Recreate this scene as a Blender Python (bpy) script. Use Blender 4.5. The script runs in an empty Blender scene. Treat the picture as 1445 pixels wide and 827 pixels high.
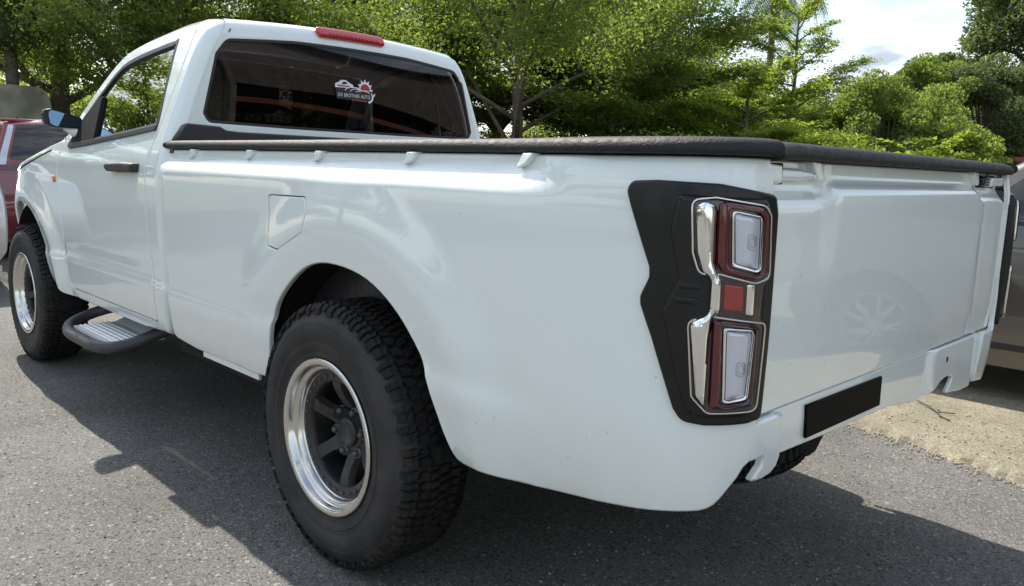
import bpy, bmesh, math, random, bisect
import numpy as np
from mathutils import Vector, Matrix
from mathutils.geometry import delaunay_2d_cdt
S = bpy.context.scene
COL = S.collection
# ------------------------------------------------------------------ camera
cam_d = bpy.data.cameras.new('camera'); cam = bpy.data.objects.new('camera', cam_d); COL.objects.link(cam); S.camera = cam
YAW, PITCH, ROLL, FPX = -0.7820712896599162, -0.15403137360712071, 0.031989518531586505, 1124.77
CAM = Vector((-1.9049925, 2.0788939, 1.1542124))
cd = Vector((math.cos(YAW)*math.cos(PITCH), math.sin(YAW)*math.cos(PITCH), math.sin(PITCH)))
r0 = Vector((math.sin(YAW), -math.cos(YAW), 0)); u0 = r0.cross(cd)
rr = r0*math.cos(ROLL)+u0*math.sin(ROLL); uu = u0*math.cos(ROLL)-r0*math.sin(ROLL)
m3 = Matrix((rr, uu, -cd)).transposed()
cam.matrix_world = Matrix.Translation(CAM) @ m3.to_4x4()
cam_d.sensor_fit = 'HORIZONTAL'; cam_d.sensor_width = 36; cam_d.lens = FPX/1445*36
cam_d.clip_start = .05; cam_d.clip_end = 2000
# ------------------------------------------------------------------ light
SUNV = Vector((.91, -.15, 1.0)).normalized()
EL = math.asin(SUNV.z); AZ = math.atan2(SUNV.x, SUNV.y)
W = bpy.data.worlds.new('World'); S.world = W; W.use_nodes = True
nt = W.node_tree; N = nt.nodes; L = nt.links
bg = N['Background']; bg.inputs['Strength'].default_value = .15
sky = N.new('ShaderNodeTexSky'); sky.sky_type = 'NISHITA'; sky.sun_disc = False
sky.sun_elevation = EL; sky.sun_rotation = AZ; sky.air_density = 1.2; sky.dust_density = 1.5
tc = N.new('ShaderNodeTexCoord')
sep = N.new('ShaderNodeSeparateXYZ'); L.new(tc.outputs['Generated'], sep.inputs[0])
# clouds laid on a high flat layer: direction / (z + c)
zz = N.new('ShaderNodeMath'); zz.operation = 'MAXIMUM'; L.new(sep.outputs['Z'], zz.inputs[0]); zz.inputs[1].default_value = 0
za = N.new('ShaderNodeMath'); za.operation = 'ADD'; L.new(zz.outputs[0], za.inputs[0]); za.inputs[1].default_value = .22
dv = N.new('ShaderNodeVectorMath'); dv.operation = 'DIVIDE'; L.new(tc.outputs['Generated'], dv.inputs[0])
cmb = N.new('ShaderNodeCombineXYZ')
for k in range(3): L.new(za.outputs[0], cmb.inputs[k])
L.new(cmb.outputs[0], dv.inputs[1])
cn = N.new('ShaderNodeTexNoise'); cn.inputs['Scale'].default_value = 1.9; cn.inputs['Detail'].default_value = 9; cn.inputs['Roughness'].default_value = .58
L.new(dv.outputs[0], cn.inputs['Vector'])
cr = N.new('ShaderNodeValToRGB'); cr.color_ramp.elements[0].position = .38; cr.color_ramp.elements[1].position = .60
L.new(cn.outputs['Fac'], cr.inputs[0])
cn2 = N.new('ShaderNodeTexNoise'); cn2.inputs['Scale'].default_value = 5.5; cn2.inputs['Detail'].default_value = 7
L.new(dv.outputs[0], cn2.inputs['Vector'])
cc = N.new('ShaderNodeValToRGB'); cc.color_ramp.elements[0].color = (2.5, 2.95, 3.5, 1); cc.color_ramp.elements[1].color = (5.9, 6.0, 6.05, 1)
cc.color_ramp.elements[0].position = .36; cc.color_ramp.elements[1].position = .66
L.new(cn2.outputs['Fac'], cc.inputs[0])
mx = N.new('ShaderNodeMix'); mx.data_type = 'RGBA'
L.new(cr.outputs[0], mx.inputs[0]); L.new(sky.outputs[0], mx.inputs[6]); L.new(cc.outputs[0], mx.inputs[7])
L.new(mx.outputs[2], bg.inputs['Color'])
sd = bpy.data.lights.new('sun', 'SUN'); sd.energy = 4.7; sd.angle = math.radians(.5); sd.color = (1, .94, .84)
sun = bpy.data.objects.new('sun', sd); COL.objects.link(sun)
sun.rotation_euler = (-SUNV).to_track_quat('-Z', 'Y').to_euler()
S.view_settings.view_transform = 'Standard'; S.view_settings.look = 'None'; S.view_settings.gamma = 1
S.view_settings.use_curve_mapping = False
S.view_settings.exposure = .77
S.render.engine = 'CYCLES'
S.cycles.max_bounces = 12; S.cycles.transparent_max_bounces = 12; S.cycles.diffuse_bounces = 8
R = random.Random(5)
NR = np.random.default_rng(7)
# ------------------------------------------------------------------ helpers
def pchip(pts):
    xs = [p[0] for p in pts]; ys = [p[1] for p in pts]; n = len(xs)
    h = [xs[i+1]-xs[i] for i in range(n-1)]; dl = [(ys[i+1]-ys[i])/h[i] for i in range(n-1)]
    m = [0]*n; m[0] = dl[0]; m[-1] = dl[-1]
    for i in range(1, n-1):
        if dl[i-1]*dl[i] > 0:
            w1 = 2*h[i]+h[i-1]; w2 = h[i]+2*h[i-1]; m[i] = (w1+w2)/(w1/dl[i-1]+w2/dl[i])
    def f(x):
        if x <= xs[0]: return ys[0]+m[0]*(x-xs[0])
        if x >= xs[-1]: return ys[-1]+m[-1]*(x-xs[-1])
        i = bisect.bisect_right(xs, x)-1; t = (x-xs[i])/h[i]; t2 = t*t; t3 = t2*t
        return (2*t3-3*t2+1)*ys[i]+(t3-2*t2+t)*h[i]*m[i]+(-2*t3+3*t2)*ys[i+1]+(t3-t2)*h[i]*m[i+1]
    return f
def sst(a, b, x):
    t = min(1, max(0, (x-a)/(b-a))); return t*t*(3-2*t)
def catmull(pts, n=6, closed=False):
    out = []; m = len(pts)
    P = lambda i: pts[i % m] if closed else pts[min(m-1, max(0, i))]
    for i in range(m if closed else m-1):
        a, b, c, d = P(i-1), P(i), P(i+1), P(i+2)
        for k in range(n):
            t = k/n
            out.append(tuple(.5*((2*b[j])+(-a[j]+c[j])*t+(2*a[j]-5*b[j]+4*c[j]-d[j])*t*t+(-a[j]+3*b[j]-3*c[j]+d[j])*t**3) for j in range(len(b))))
    if not closed: out.append(tuple(pts[-1]))
    return out
def rpoly(pts, r, n=4):
    """round the corners of a closed polygon; a point may carry its own radius as third value"""
    out = []; m = len(pts)
    for i in range(m):
        p = Vector(pts[i][:2]); a = Vector(pts[i-1][:2]); c = Vector(pts[(i+1) % m][:2])
        q = pts[i][2] if len(pts[i]) > 2 else r
        la = (a-p).length; lc = (c-p).length
        da = (a-p)/la; dc = (c-p)/lc
        ang = da.angle(dc); 
        if q <= 0 or ang > math.pi-.05: out.append(tuple(p)); continue
        d = min(q/math.tan(ang/2), .45*la, .45*lc)
        s, e = p+da*d, p+dc*d
        for k in range(n+1):
            t = k/n; v = s*(1-t)**2+p*2*t*(1-t)+e*t*t; out.append((v.x, v.y))
    return out
def area(p): return .5*sum(p[i-1][0]*p[i][1]-p[i][0]*p[i-1][1] for i in range(len(p)))
def densify(p, h):
    out = []
    for i in range(len(p)):
        a = p[i]; b = p[(i+1) % len(p)]; l = math.hypot(b[0]-a[0], b[1]-a[1])
        if l < 1e-6: continue
        k = max(1, int(math.ceil(l/h)))
        for j in range(k):
            t = j/k; out.append(tuple(a[q]+(b[q]-a[q])*t for q in range(len(a))))
    return out
def vnorm(p):
    """in-plane inward vectors for a CCW outline"""
    n = len(p); out = []
    for i in range(n):
        a, b, c = p[i-1], p[i], p[(i+1) % n]
        e1 = Vector((b[0]-a[0], b[1]-a[1])).normalized(); e2 = Vector((c[0]-b[0], c[1]-b[1])).normalized()
        n1 = Vector((-e1.y, e1.x)); n2 = Vector((-e2.y, e2.x)); s = n1+n2
        l = s.length
        if l < .3: out.append(n1); continue
        s /= l; out.append(s*min(1.6, 1/max(.3, s.dot(n1))))
    return out
def inpoly(P, pts):
    x = pts[:, 0]; y = pts[:, 1]; c = np.zeros(len(pts), bool); n = len(P)
    for i in range(n):
        x1, y1 = P[i-1][:2]; x2, y2 = P[i][:2]
        if y1 == y2: continue
        k = ((y1 > y) != (y2 > y)) & (x < (x2-x1)*(y-y1)/(y2-y1)+x1); c ^= k
    return c
def dist2(P, pts):
    d = np.full(len(pts), 1e9)
    for i in range(len(P)):
        a = np.array(P[i-1][:2]); b = np.array(P[i][:2]); e = b-a; l = e@e
        if l < 1e-12: continue
        t = np.clip(((pts-a)@e)/l, 0, 1); q = a+t[:, None]*e
        d = np.minimum(d, np.hypot(*(pts-q).T))
    return d
class MB:
    def __init__(s): s.v = []; s.f = []; s.n = []; s.m = []; s.fl = []
    def add(s, vs, fs, mi=0, ns=None, flat=False):
        o = len(s.v); s.v += [tuple(v) for v in vs]
        s.n += [tuple(n) for n in ns] if ns is not None else [None]*len(vs)
        for f in fs: s.f.append([o+i for i in f]); s.m.append(mi); s.fl.append(flat or ns is None)
        return s
    def box(s, lo, hi, mi=0):
        (a, b, c), (d, e, f) = lo, hi
        return s.add([(a,b,c),(d,b,c),(d,e,c),(a,e,c),(a,b,f),(d,b,f),(d,e,f),(a,e,f)],
              [(0,3,2,1),(4,5,6,7),(0,1,5,4),(1,2,6,5),(2,3,7,6),(3,0,4,7)], mi)
    def prism(s, pts, fn0, fn1, mi=0):
        """closed outline swept from fn0(p) to fn1(p)"""
        n = len(pts)
        return s.add([fn0(p) for p in pts]+[fn1(p) for p in pts], [list(range(n))[::-1], list(range(n, 2*n))]+[(i, (i+1) % n, n+(i+1) % n, n+i) for i in range(n)], mi)
    def lathe(s, prof, n=48, axis='Y', mi=0, a0=0, a1=2*math.pi, smooth=True):
        full = abs(a1-a0-2*math.pi) < 1e-6; k = len(prof); vs = []; fs = []; m = n if full else n+1
        for i in range(m):
            a = a0+(a1-a0)*i/n; c, q = math.cos(a), math.sin(a)
            for r, y in prof:
                vs.append((r*c, y, r*q) if axis == 'Y' else (r*c, r*q, y) if axis == 'Z' else (y, r*c, r*q))
        for i in range(n):
            j = (i+1) % m
            for t in range(k-1): fs.append((i*k+t, i*k+t+1, j*k+t+1, j*k+t))
        o = len(s.f); s.add(vs, fs, mi)
        if smooth:
            for i in range(o, len(s.f)): s.fl[i] = False
        return s
    def tube(s, path, rad, n=8, mi=0, cap=True):
        P = [Vector(p) for p in path]; m = len(P)
        if not hasattr(rad, '__len__'): rad = [rad]*m
        vs = []; fs = []; up = Vector((0, 0, 1))
        for i in range(m):
            d = (P[min(m-1, i+1)]-P[max(0, i-1)]).normalized()
            if i == 0: a = d.orthogonal().normalized()
            else: a = (a-d*a.dot(d)); a = a.normalized() if a.length > 1e-6 else d.orthogonal().normalized()
            b = d.cross(a)
            for k in range(n):
                t = 2*math.pi*k/n; vs.append(P[i]+(a*math.cos(t)+b*math.sin(t))*rad[i])
        for i in range(m-1):
            for k in range(n): fs.append((i*n+k, i*n+(k+1) % n, (i+1)*n+(k+1) % n, (i+1)*n+k))
        o = len(s.f)
        if cap: fs += [list(range(n))[::-1], [(m-1)*n+k for k in range(n)]]
        s.add(vs, fs, mi)
        for i in range(o, len(s.f)): s.fl[i] = False
        return s
    def patch(s, fn, outline, holes=(), h=.03, b=.003, d=0., flange=.012, mi=0, side=1, steps=3, hb=None, inner=True):
        """a curved sheet fn(u, v, offset) cut to an outline, its edges rolled over by b (third value of a point = its own b) and turned in by flange"""
        F = (lambda u, v, o=0.: fn(u, v, o)) if side > 0 else (lambda u, v, o=0.: (lambda q: (q[0], -q[1], q[2]))(fn(u, v, o)))
        loops = []
        for k, lp in enumerate([outline]+list(holes)):
            lp = [tuple(p) if len(p) > 2 else (p[0], p[1], b if k == 0 or hb is None else hb) for p in lp]
            if area(lp) < 0: lp = lp[::-1]
            lp = densify(lp, h)
            vn = vnorm(lp)
            sg = 1 if k == 0 else -1
            loops.append((lp, [q*sg for q in vn]))
        def normal(u, v, o):
            e = 2e-3; p = Vector(F(u, v, o)); du = Vector(F(u+e, v, o))-Vector(F(u-e, v, o)); dv_ = Vector(F(u, v+e, o))-Vector(F(u, v-e, o))
            n = du.cross(dv_); n = n.normalized() if n.length > 1e-12 else Vector((0, 0, 1))
            if n.dot(Vector(F(u, v, o+.01))-p) < 0: n = -n
            return n
        pts = []; edges = []; inset = []
        for lp, vn in loops:
            q = [(p[0]+w.x*p[2], p[1]+w.y*p[2]) for p, w in zip(lp, vn)]
            o = len(pts); pts += q; m = len(q); edges += [(o+i, o+(i+1) % m) for i in range(m)]; inset.append((o, q))
        if inner:
            O = inset[0][1]; xs = [p[0] for p in O]; ys = [p[1] for p in O]
            gx = np.arange(min(xs)+h*.5, max(xs), h); gy = np.arange(min(ys)+h*.5, max(ys), h)
            if len(gx) and len(gy):
                g = np.stack(np.meshgrid(gx, gy), -1).reshape(-1, 2); k = inpoly(O, g)
                for _, hq in inset[1:]: k &= ~inpoly(hq, g)
                g = g[k]
                if len(g):
                    dd = dist2(O, g)
                    for _, hq in inset[1:]: dd = np.minimum(dd, dist2(hq, g))
                    g = g[dd > h*.45]; pts += [tuple(p) for p in g]
        vo, eo, fo, ov, oe, of = delaunay_2d_cdt([Vector(p) for p in pts], edges, [], 0, 1e-7)
        vo = [tuple(p) for p in vo]
        cen = np.array([[sum(vo[i][q] for i in f)/len(f) for q in (0, 1)] for f in fo])
        keep = inpoly(inset[0][1], cen)
        for _, hq in inset[1:]: keep &= ~inpoly(hq, cen)
        V = [Vector(F(p[0], p[1], d)) for p in vo]; NN = [normal(p[0], p[1], d) for p in vo]
        fs = []
        for f, k in zip(fo, keep):
            if not k: continue
            f = list(f); n = (V[f[1]]-V[f[0]]).cross(V[f[2]]-V[f[0]])
            if n.dot(NN[f[0]]) < 0: f.reverse()
            fs.append(f)
        s.add(V, fs, mi, NN)
        for (lp, vn), (o, q) in zip(loops, inset):
            m = len(lp); rows = []; rn = []
            nor = [normal(a[0], a[1], d) for a in q]
            base = [Vector(F(a[0], a[1], d)) for a in q]
            outv = []
            for i in range(m):
                e = .002; w = vn[i]
                t = Vector(F(q[i][0]-w.x*e, q[i][1]-w.y*e, d))-base[i]; t -= nor[i]*t.dot(nor[i])
                outv.append(t.normalized() if t.length > 1e-9 else nor[i])
            rows.append(base); rn.append(nor)
            st = steps if max(p[2] for p in lp) > .008 else 2
            for k in range(1, st+1):
                a = math.pi/2*k/st
                rows.append([Vector(F(p[0]+w.x*p[2]*(1-math.sin(a)), p[1]+w.y*p[2]*(1-math.sin(a)), d-p[2]*(1-math.cos(a)))) for p, w in zip(lp, vn)])
                rn.append([(nor[i]*math.cos(a)+outv[i]*math.sin(a)).normalized() for i in range(m)])
            if flange > 0:
                rows.append([Vector(F(p[0], p[1], d-p[2]-flange)) for p in lp]); rn.append(outv)
            vs = [v for r_ in rows for v in r_]; ns = [v for r_ in rn for v in r_]; fs = []
            for k in range(len(rows)-1):
                for i in range(m):
                    j = (i+1) % m; f = [k*m+i, k*m+j, (k+1)*m+j, (k+1)*m+i]
                    nn = (vs[f[1]]-vs[f[0]]).cross(vs[f[3]]-vs[f[0]])
                    if nn.length < 1e-14: nn = (vs[f[2]]-vs[f[1]]).cross(vs[f[3]]-vs[f[1]])
                    if nn.dot(ns[f[0]]+ns[f[2]]) < 0: f.reverse()
                    fs.append(f)
            s.add(vs, fs, mi, ns)
        return s
    def mesh(s, name, mats):
        me = bpy.data.meshes.new(name); me.from_pydata(s.v, [], s.f)
        for m in (mats if isinstance(mats, (list, tuple)) else [mats]): me.materials.append(m)
        me.polygons.foreach_set('material_index', s.m)
        me.polygons.foreach_set('use_smooth', [not q for q in s.fl])
        if any(n is not None for n in s.n) and all(n is not None for n in s.n):
            me.normals_split_custom_set_from_vertices(s.n)
        me.update(); return me
    def build(s, name, mats, parent=None, loc=None, bevel=0):
        o = bpy.data.objects.new(name, s.mesh(name, mats)); COL.objects.link(o)
        if parent: o.parent = parent
        if loc: o.location = loc
        if bevel:
            bm = o.modifiers.new('bevel', 'BEVEL'); bm.width = bevel; bm.segments = 2; bm.limit_method = 'ANGLE'; bm.angle_limit = .6
        return o
def empty(name, loc=(0, 0, 0), rz=0, parent=None):
    o = bpy.data.objects.new(name, None); COL.objects.link(o); o.location = loc; o.rotation_euler = (0, 0, rz); o.empty_display_size = .1
    if parent: o.parent = parent
    return o
def tag(o, label=None, cat=None, group=None, kind=None):
    if label: o['label'] = label
    if cat: o['category'] = cat
    if group: o['group'] = group
    if kind: o['kind'] = kind
    return o
def copy_tree(o, parent=None):
    c = o.copy(); COL.objects.link(c)
    if parent: c.parent = parent
    for ch in list(o.children): copy_tree(ch, c)
    return c
# ------------------------------------------------------------------ materials
def nodes(m): return m.node_tree.nodes, m.node_tree.links
def mat(name, col, rough=.5, metal=0, coat=0, spec=.5, bump=None, var=None, crough=.03, rvar=None):
    m = bpy.data.materials.new(name); m.use_nodes = True; n, l = nodes(m); p = n['Principled BSDF']
    p.inputs['Base Color'].default_value = (*col, 1); p.inputs['Roughness'].default_value = rough; p.inputs['Metallic'].default_value = metal
    p.inputs['Coat Weight'].default_value = coat; p.inputs['Coat Roughness'].default_value = crough; p.inputs['Specular IOR Level'].default_value = spec
    if bump or var or rvar:
        t = n.new('ShaderNodeTexCoord')
    if bump:
        sc, st, dist = bump
        x = n.new('ShaderNodeTexNoise'); x.inputs['Scale'].default_value = sc; x.inputs['Detail'].default_value = 4; l.new(t.outputs['Object'], x.inputs['Vector'])
        b = n.new('ShaderNodeBump'); b.inputs['Strength'].default_value = st; b.inputs['Distance'].default_value = dist
        l.new(x.outputs['Fac'], b.inputs['Height']); l.new(b.outputs[0], p.inputs['Normal'])
    if var:
        sc, col2, a, bb = var
        x = n.new('ShaderNodeTexNoise'); x.inputs['Scale'].default_value = sc; x.inputs['Detail'].default_value = 6; l.new(t.outputs['Object'], x.inputs['Vector'])
        c = n.new('ShaderNodeValToRGB'); c.color_ramp.elements[0].position = a; c.color_ramp.elements[1].position = bb
        c.color_ramp.elements[0].color = (*col, 1); c.color_ramp.elements[1].color = (*col2, 1)
        l.new(x.outputs['Fac'], c.inputs[0]); l.new(c.outputs[0], p.inputs['Base Color'])
    if rvar:
        sc, r1, r2 = rvar
        x = n.new('ShaderNodeTexNoise'); x.inputs['Scale'].default_value = sc; x.inputs['Detail'].default_value = 5; l.new(t.outputs['Object'], x.inputs['Vector'])
        c = n.new('ShaderNodeMapRange'); c.inputs['To Min'].default_value = r1; c.inputs['To Max'].default_value = r2; c.inputs['From Min'].default_value = .35; c.inputs['From Max'].default_value = .65
        l.new(x.outputs['Fac'], c.inputs[0]); l.new(c.outputs[0], p.inputs['Roughness'])
    return m
def glass(name, tint, refl=.06, f0pow=5, gcol=(1, 1, 1)):
    m = bpy.data.materials.new(name); m.use_nodes = True; n, l = nodes(m); n.remove(n['Principled BSDF'])
    t = n.new('ShaderNodeBsdfTransparent'); t.inputs[0].default_value = (*tint, 1)
    g = n.new('ShaderNodeBsdfGlossy'); g.inputs['Roughness'].default_value = .0; g.inputs['Color'].default_value = (*gcol, 1)
    lw = n.new('ShaderNodeLayerWeight'); lw.inputs['Blend'].default_value = .5
    pw = n.new('ShaderNodeMath'); pw.operation = 'POWER'; l.new(lw.outputs['Facing'], pw.inputs[0]); pw.inputs[1].default_value = f0pow
    mr = n.new('ShaderNodeMapRange'); mr.inputs['To Min'].default_value = refl; mr.inputs['To Max'].default_value = 1; l.new(pw.outputs[0], mr.inputs[0])
    x = n.new('ShaderNodeMixShader'); l.new(mr.outputs[0], x.inputs[0]); l.new(t.outputs[0], x.inputs[1]); l.new(g.outputs[0], x.inputs[2])
    l.new(x.outputs[0], n['Material Output'].inputs[0]); return m
def paint(name, col, dirt=(.42, .40, .36)):
    """car paint: clear coat, faint orange peel, dust film and run marks low on the body, dried drops"""
    m = bpy.data.materials.new(name); m.use_nodes = True; n, l = nodes(m); p = n['Principled BSDF']
    p.inputs['Roughness'].default_value = .32; p.inputs['Coat Weight'].default_value = 1; p.inputs['Coat Roughness'].default_value = .025; p.inputs['Coat IOR'].default_value = 1.6
    t = n.new('ShaderNodeTexCoord'); sp = n.new('ShaderNodeSeparateXYZ'); l.new(t.outputs['Object'], sp.inputs[0])
    x = n.new('ShaderNodeTexNoise'); x.inputs['Scale'].default_value = 7; x.inputs['Detail'].default_value = 8; x.inputs['Roughness'].default_value = .7; l.new(t.outputs['Object'], x.inputs['Vector'])
    mr = n.new('ShaderNodeMapRange'); mr.inputs['From Min'].default_value = .72; mr.inputs['From Max'].default_value = .42; l.new(sp.outputs['Z'], mr.inputs[0])
    mu = n.new('ShaderNodeMath'); mu.operation = 'MULTIPLY'; l.new(mr.outputs[0], mu.inputs[0]); l.new(x.outputs['Fac'], mu.inputs[1])
    vo = n.new('ShaderNodeTexVoronoi'); vo.inputs['Scale'].default_value = 38; l.new(t.outputs['Object'], vo.inputs['Vector'])
    gt = n.new('ShaderNodeMath'); gt.operation = 'LESS_THAN'; l.new(vo.outputs['Distance'], gt.inputs[0]); gt.inputs[1].default_value = .1
    wn = n.new('ShaderNodeSeparateColor'); l.new(vo.outputs['Color'], wn.inputs[0])
    g2 = n.new('ShaderNodeMath'); g2.operation = 'GREATER_THAN'; l.new(wn.outputs[0], g2.inputs[0]); g2.inputs[1].default_value = .93
    g3 = n.new('ShaderNodeMath'); g3.operation = 'MULTIPLY'; l.new(gt.outputs[0], g3.inputs[0]); l.new(g2.outputs[0], g3.inputs[1])
    g4 = n.new('ShaderNodeMath'); g4.operation = 'MULTIPLY'; l.new(g3.outputs[0], g4.inputs[0]); g4.inputs[1].default_value = .6
    ad = n.new('ShaderNodeMath'); ad.operation = 'MULTIPLY'; l.new(mu.outputs[0], ad.inputs[0]); ad.inputs[1].default_value = .5
    sm = n.new('ShaderNodeMath'); sm.operation = 'ADD'; sm.use_clamp = True; l.new(ad.outputs[0], sm.inputs[0]); l.new(g4.outputs[0], sm.inputs[1])
    mxx = n.new('ShaderNodeMix'); mxx.data_type = 'RGBA'; l.new(sm.outputs[0], mxx.inputs[0]); mxx.inputs[6].default_value = (*col, 1); mxx.inputs[7].default_value = (*dirt, 1)
    l.new(mxx.outputs[2], p.inputs['Base Color'])
    c = n.new('ShaderNodeMapRange'); c.inputs['To Min'].default_value = .0; c.inputs['To Max'].default_value = .025; c.inputs['From Min'].default_value = .4; c.inputs['From Max'].default_value = .8
    l.new(x.outputs['Fac'], c.inputs[0]); l.new(c.outputs[0], p.inputs['Coat Roughness'])
    nb = n.new('ShaderNodeTexNoise'); nb.inputs['Scale'].default_value = 5; nb.inputs['Detail'].default_value = 2; l.new(t.outputs['Object'], nb.inputs['Vector'])
    b = n.new('ShaderNodeBump'); b.inputs['Strength'].default_value = .05; b.inputs['Distance'].default_value = .01; l.new(nb.outputs['Fac'], b.inputs['Height'])
    l.new(b.outputs[0], p.inputs['Coat Normal']); l.new(b.outputs[0], p.inputs['Normal'])
    return m
M = dict(
    white=paint('white_paint', (.79, .85, .835)),
    black=mat('black_plastic', (.018, .018, .02), .42, bump=(260, .15, .002)),
    satin=mat('satin_black', (.008, .008, .009), .32, spec=.35, coat=.08, crough=.12),
    rail=mat('rail_plastic', (.020, .019, .021), .6, spec=.35, bump=(190, .6, .003), rvar=(60, .58, .72)),
    rubber=mat('tyre_rubber', (.016, .015, .016), .72, bump=(180, .25, .003), var=(9, (.045, .041, .038), .42, .75)),
    stepf=mat('step_frame_plastic', (.045, .045, .05), .5, bump=(200, .2, .002)), crim=mat('painted_alloy', (.30, .30, .30), .35, .6), tread=mat('tread_rubber', (.012, .0115, .0115), .85, spec=.3, bump=(90, .3, .004), var=(14, (.04, .034, .028), .5, .85)),
    alloy=mat('polished_alloy', (.66, .65, .62), .2, 1, rvar=(14, .13, .34)),
    chrome=mat('chrome', (.86, .87, .88), .05, 1),
    wblack=mat('wheel_black', (.018, .018, .02), .35, spec=.5, rvar=(25, .3, .5), var=(12, (.04, .037, .034), .5, .8)),
    under=mat('underbody_black', (.010, .010, .010), .75, spec=.2),
    steel=mat('dull_steel', (.10, .10, .10), .5, .6),
    step=mat('brushed_aluminium', (.74, .75, .76), .42, .2, rvar=(40, .3, .45)),
    red=mat('red_lens', (.075, .004, .008), .12, coat=1),
    redb=mat('red_stop_lens', (.55, .015, .03), .15, coat=1),
    redr=mat('red_reflector', (.30, .025, .02), .2, coat=1),
    dred=mat('dark_red_lens', (.022, .004, .006), .12, coat=1),
    redd=mat('deep_red_lens', (.09, .004, .008), .1, coat=1), guide=mat('light_guide', (.42, .43, .46), .2, .3, coat=1),
    clear=mat('clear_lens', (.60, .63, .70), .12, .25, coat=1),
    smoke=mat('smoked_lens', (.03, .02, .02), .1, coat=1),
    orange=mat('amber_lens', (.7, .16, .05), .15, coat=1),
    gtint=glass('tinted_glass', (.21, .19, .215), .05, 5),
    gside=glass('side_glass', (.17, .18, .19), .30, 2.2),
    gcar=glass('car_glass', (.12, .13, .14), .07, 4),
    mirror=mat('mirror_glass', (.30, .44, .58), .02, 1),
    seat=mat('seat_fabric', (.03, .03, .035), .85),
    dash=mat('dashboard', (.05, .05, .055), .6),
    plate=mat('black_plate', (.003, .003, .003), .6, spec=.1),
    stick=mat('sticker_white', (.8, .8, .8), .5), stred=mat('sticker_red', (.45, .03, .04), .5), stblk=mat('sticker_black', (.02, .02, .025), .5),
    liner=mat('bed_liner', (.022, .021, .026), .38, bump=(60, .4, .004)),
)
# ------------------------------------------------------------------ the pickup: surfaces
cabP = pchip([(.40,.835),(.46,.850),(.52,.862),(.6,.868),(.64,.870),(.67,.862),(.75,.868),(.9,.876),(1.02,.878),(1.10,.874),(1.16,.862),(1.22,.842),(1.28,.820),(1.45,.758),(1.60,.695),(1.70,.64)])
def cabW(X, z):
    w = cabP(z)
    if X > 3.12: w -= .34*(X-3.12)**2
    if X > 2.5:
        r = math.hypot(X-3.15, z-.40)
        if r < .68: w += .028*(1-sst(.52, .68, r))-.012*(1-sst(.46, .54, r))
    return w
def cab(X, z, d=0.): return (X, cabW(X, z)+d, z)
bedP = pchip([(.40,.838),(.44,.852),(.48,.863),(.55,.873),(.62,.880),(.645,.880),(.67,.873),(.75,.880),(.9,.884),(1.05,.8845),(1.105,.8825),(1.124,.875),(1.136,.859),(1.148,.840),(1.17,.832),(1.21,.830)])
bedP2 = pchip([(.40,.82),(.46,.845),(.52,.863),(.6,.875),(.7,.882),(.9,.885),(1.08,.884),(1.14,.880),(1.175,.872),(1.20,.862)])
def beddel(X, z):
    t = sst(-.58, -.86, X); y = bedP(z)*(1-t)+bedP2(z)*t
    r = math.hypot(X+.03, z-.40)
    fl = .015*(1-sst(.585, .735, r)) if r < .74 else 0
    fl -= .014*min(1, max(0, (.565-r)/.10))
    if X > 0: fl *= .35+.65*sst(.55, .80, z)
    return y-.885+fl
_A, _B, XC, YC = .215, .165, -1.01, .885
_path = [(-XC, XC, YC)]
for i in range(1, 201):
    th = math.pi/2*i/200; e = 2/2.25
    x = XC-_A*math.sin(th)**e; y = YC-_B+_B*max(0, math.cos(th))**e
    s0, px, py = _path[-1]; _path.append((s0+math.hypot(x-px, y-py), x, y))
XT = XC-_A; SC = _path[-1][0]; _ps = [p[0] for p in _path]
def plan(s):
    if s <= -XC: return -s, YC, 0., 1.
    if s >= SC: return XT, YC-_B-(s-SC), -1., 0.
    i = min(199, bisect.bisect_right(_ps, s)-1); a = _path[i]; b = _path[i+1]; t = (s-a[0])/(b[0]-a[0])
    i0 = max(0, i-3); i1 = min(200, i+4); dx = _path[i1][1]-_path[i0][1]; dy = _path[i1][2]-_path[i0][2]; l = math.hypot(dx, dy)
    return a[1]+(b[1]-a[1])*t, a[2]+(b[2]-a[2])*t, dy/l, -dx/l
def bed(s, z, d=0.):
    x, y, nx, ny = plan(s); q = beddel(-s, z)+d
    return (x+nx*q, y+ny*q, z)
def gate(y, z, d=0.):
    """tailgate skin: pressed centre, lower ends, shoulder under the top rail"""
    c = sst(.525, .465, abs(y+.005)); lo = (1-c)*sst(.93, 1.06, z) if y > 0 else (1-c)
    zs = 1.120*c+1.098*(1-c)
    x = -1.213+.0075*lo*(1 if y > 0 else .25)
    x += .030*sst(zs, zs+.034, z)+.0015*math.exp(-((y+.53)/.012)**2)*(y < 0)
    x += .006*sst(.80, .705, z)
    return (x-d, y, z)
truck = tag(empty('pickup_truck'), 'white single cab pickup truck with black bed rails and wide off-road tyres', 'pickup truck')
wp = M['white']
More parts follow.
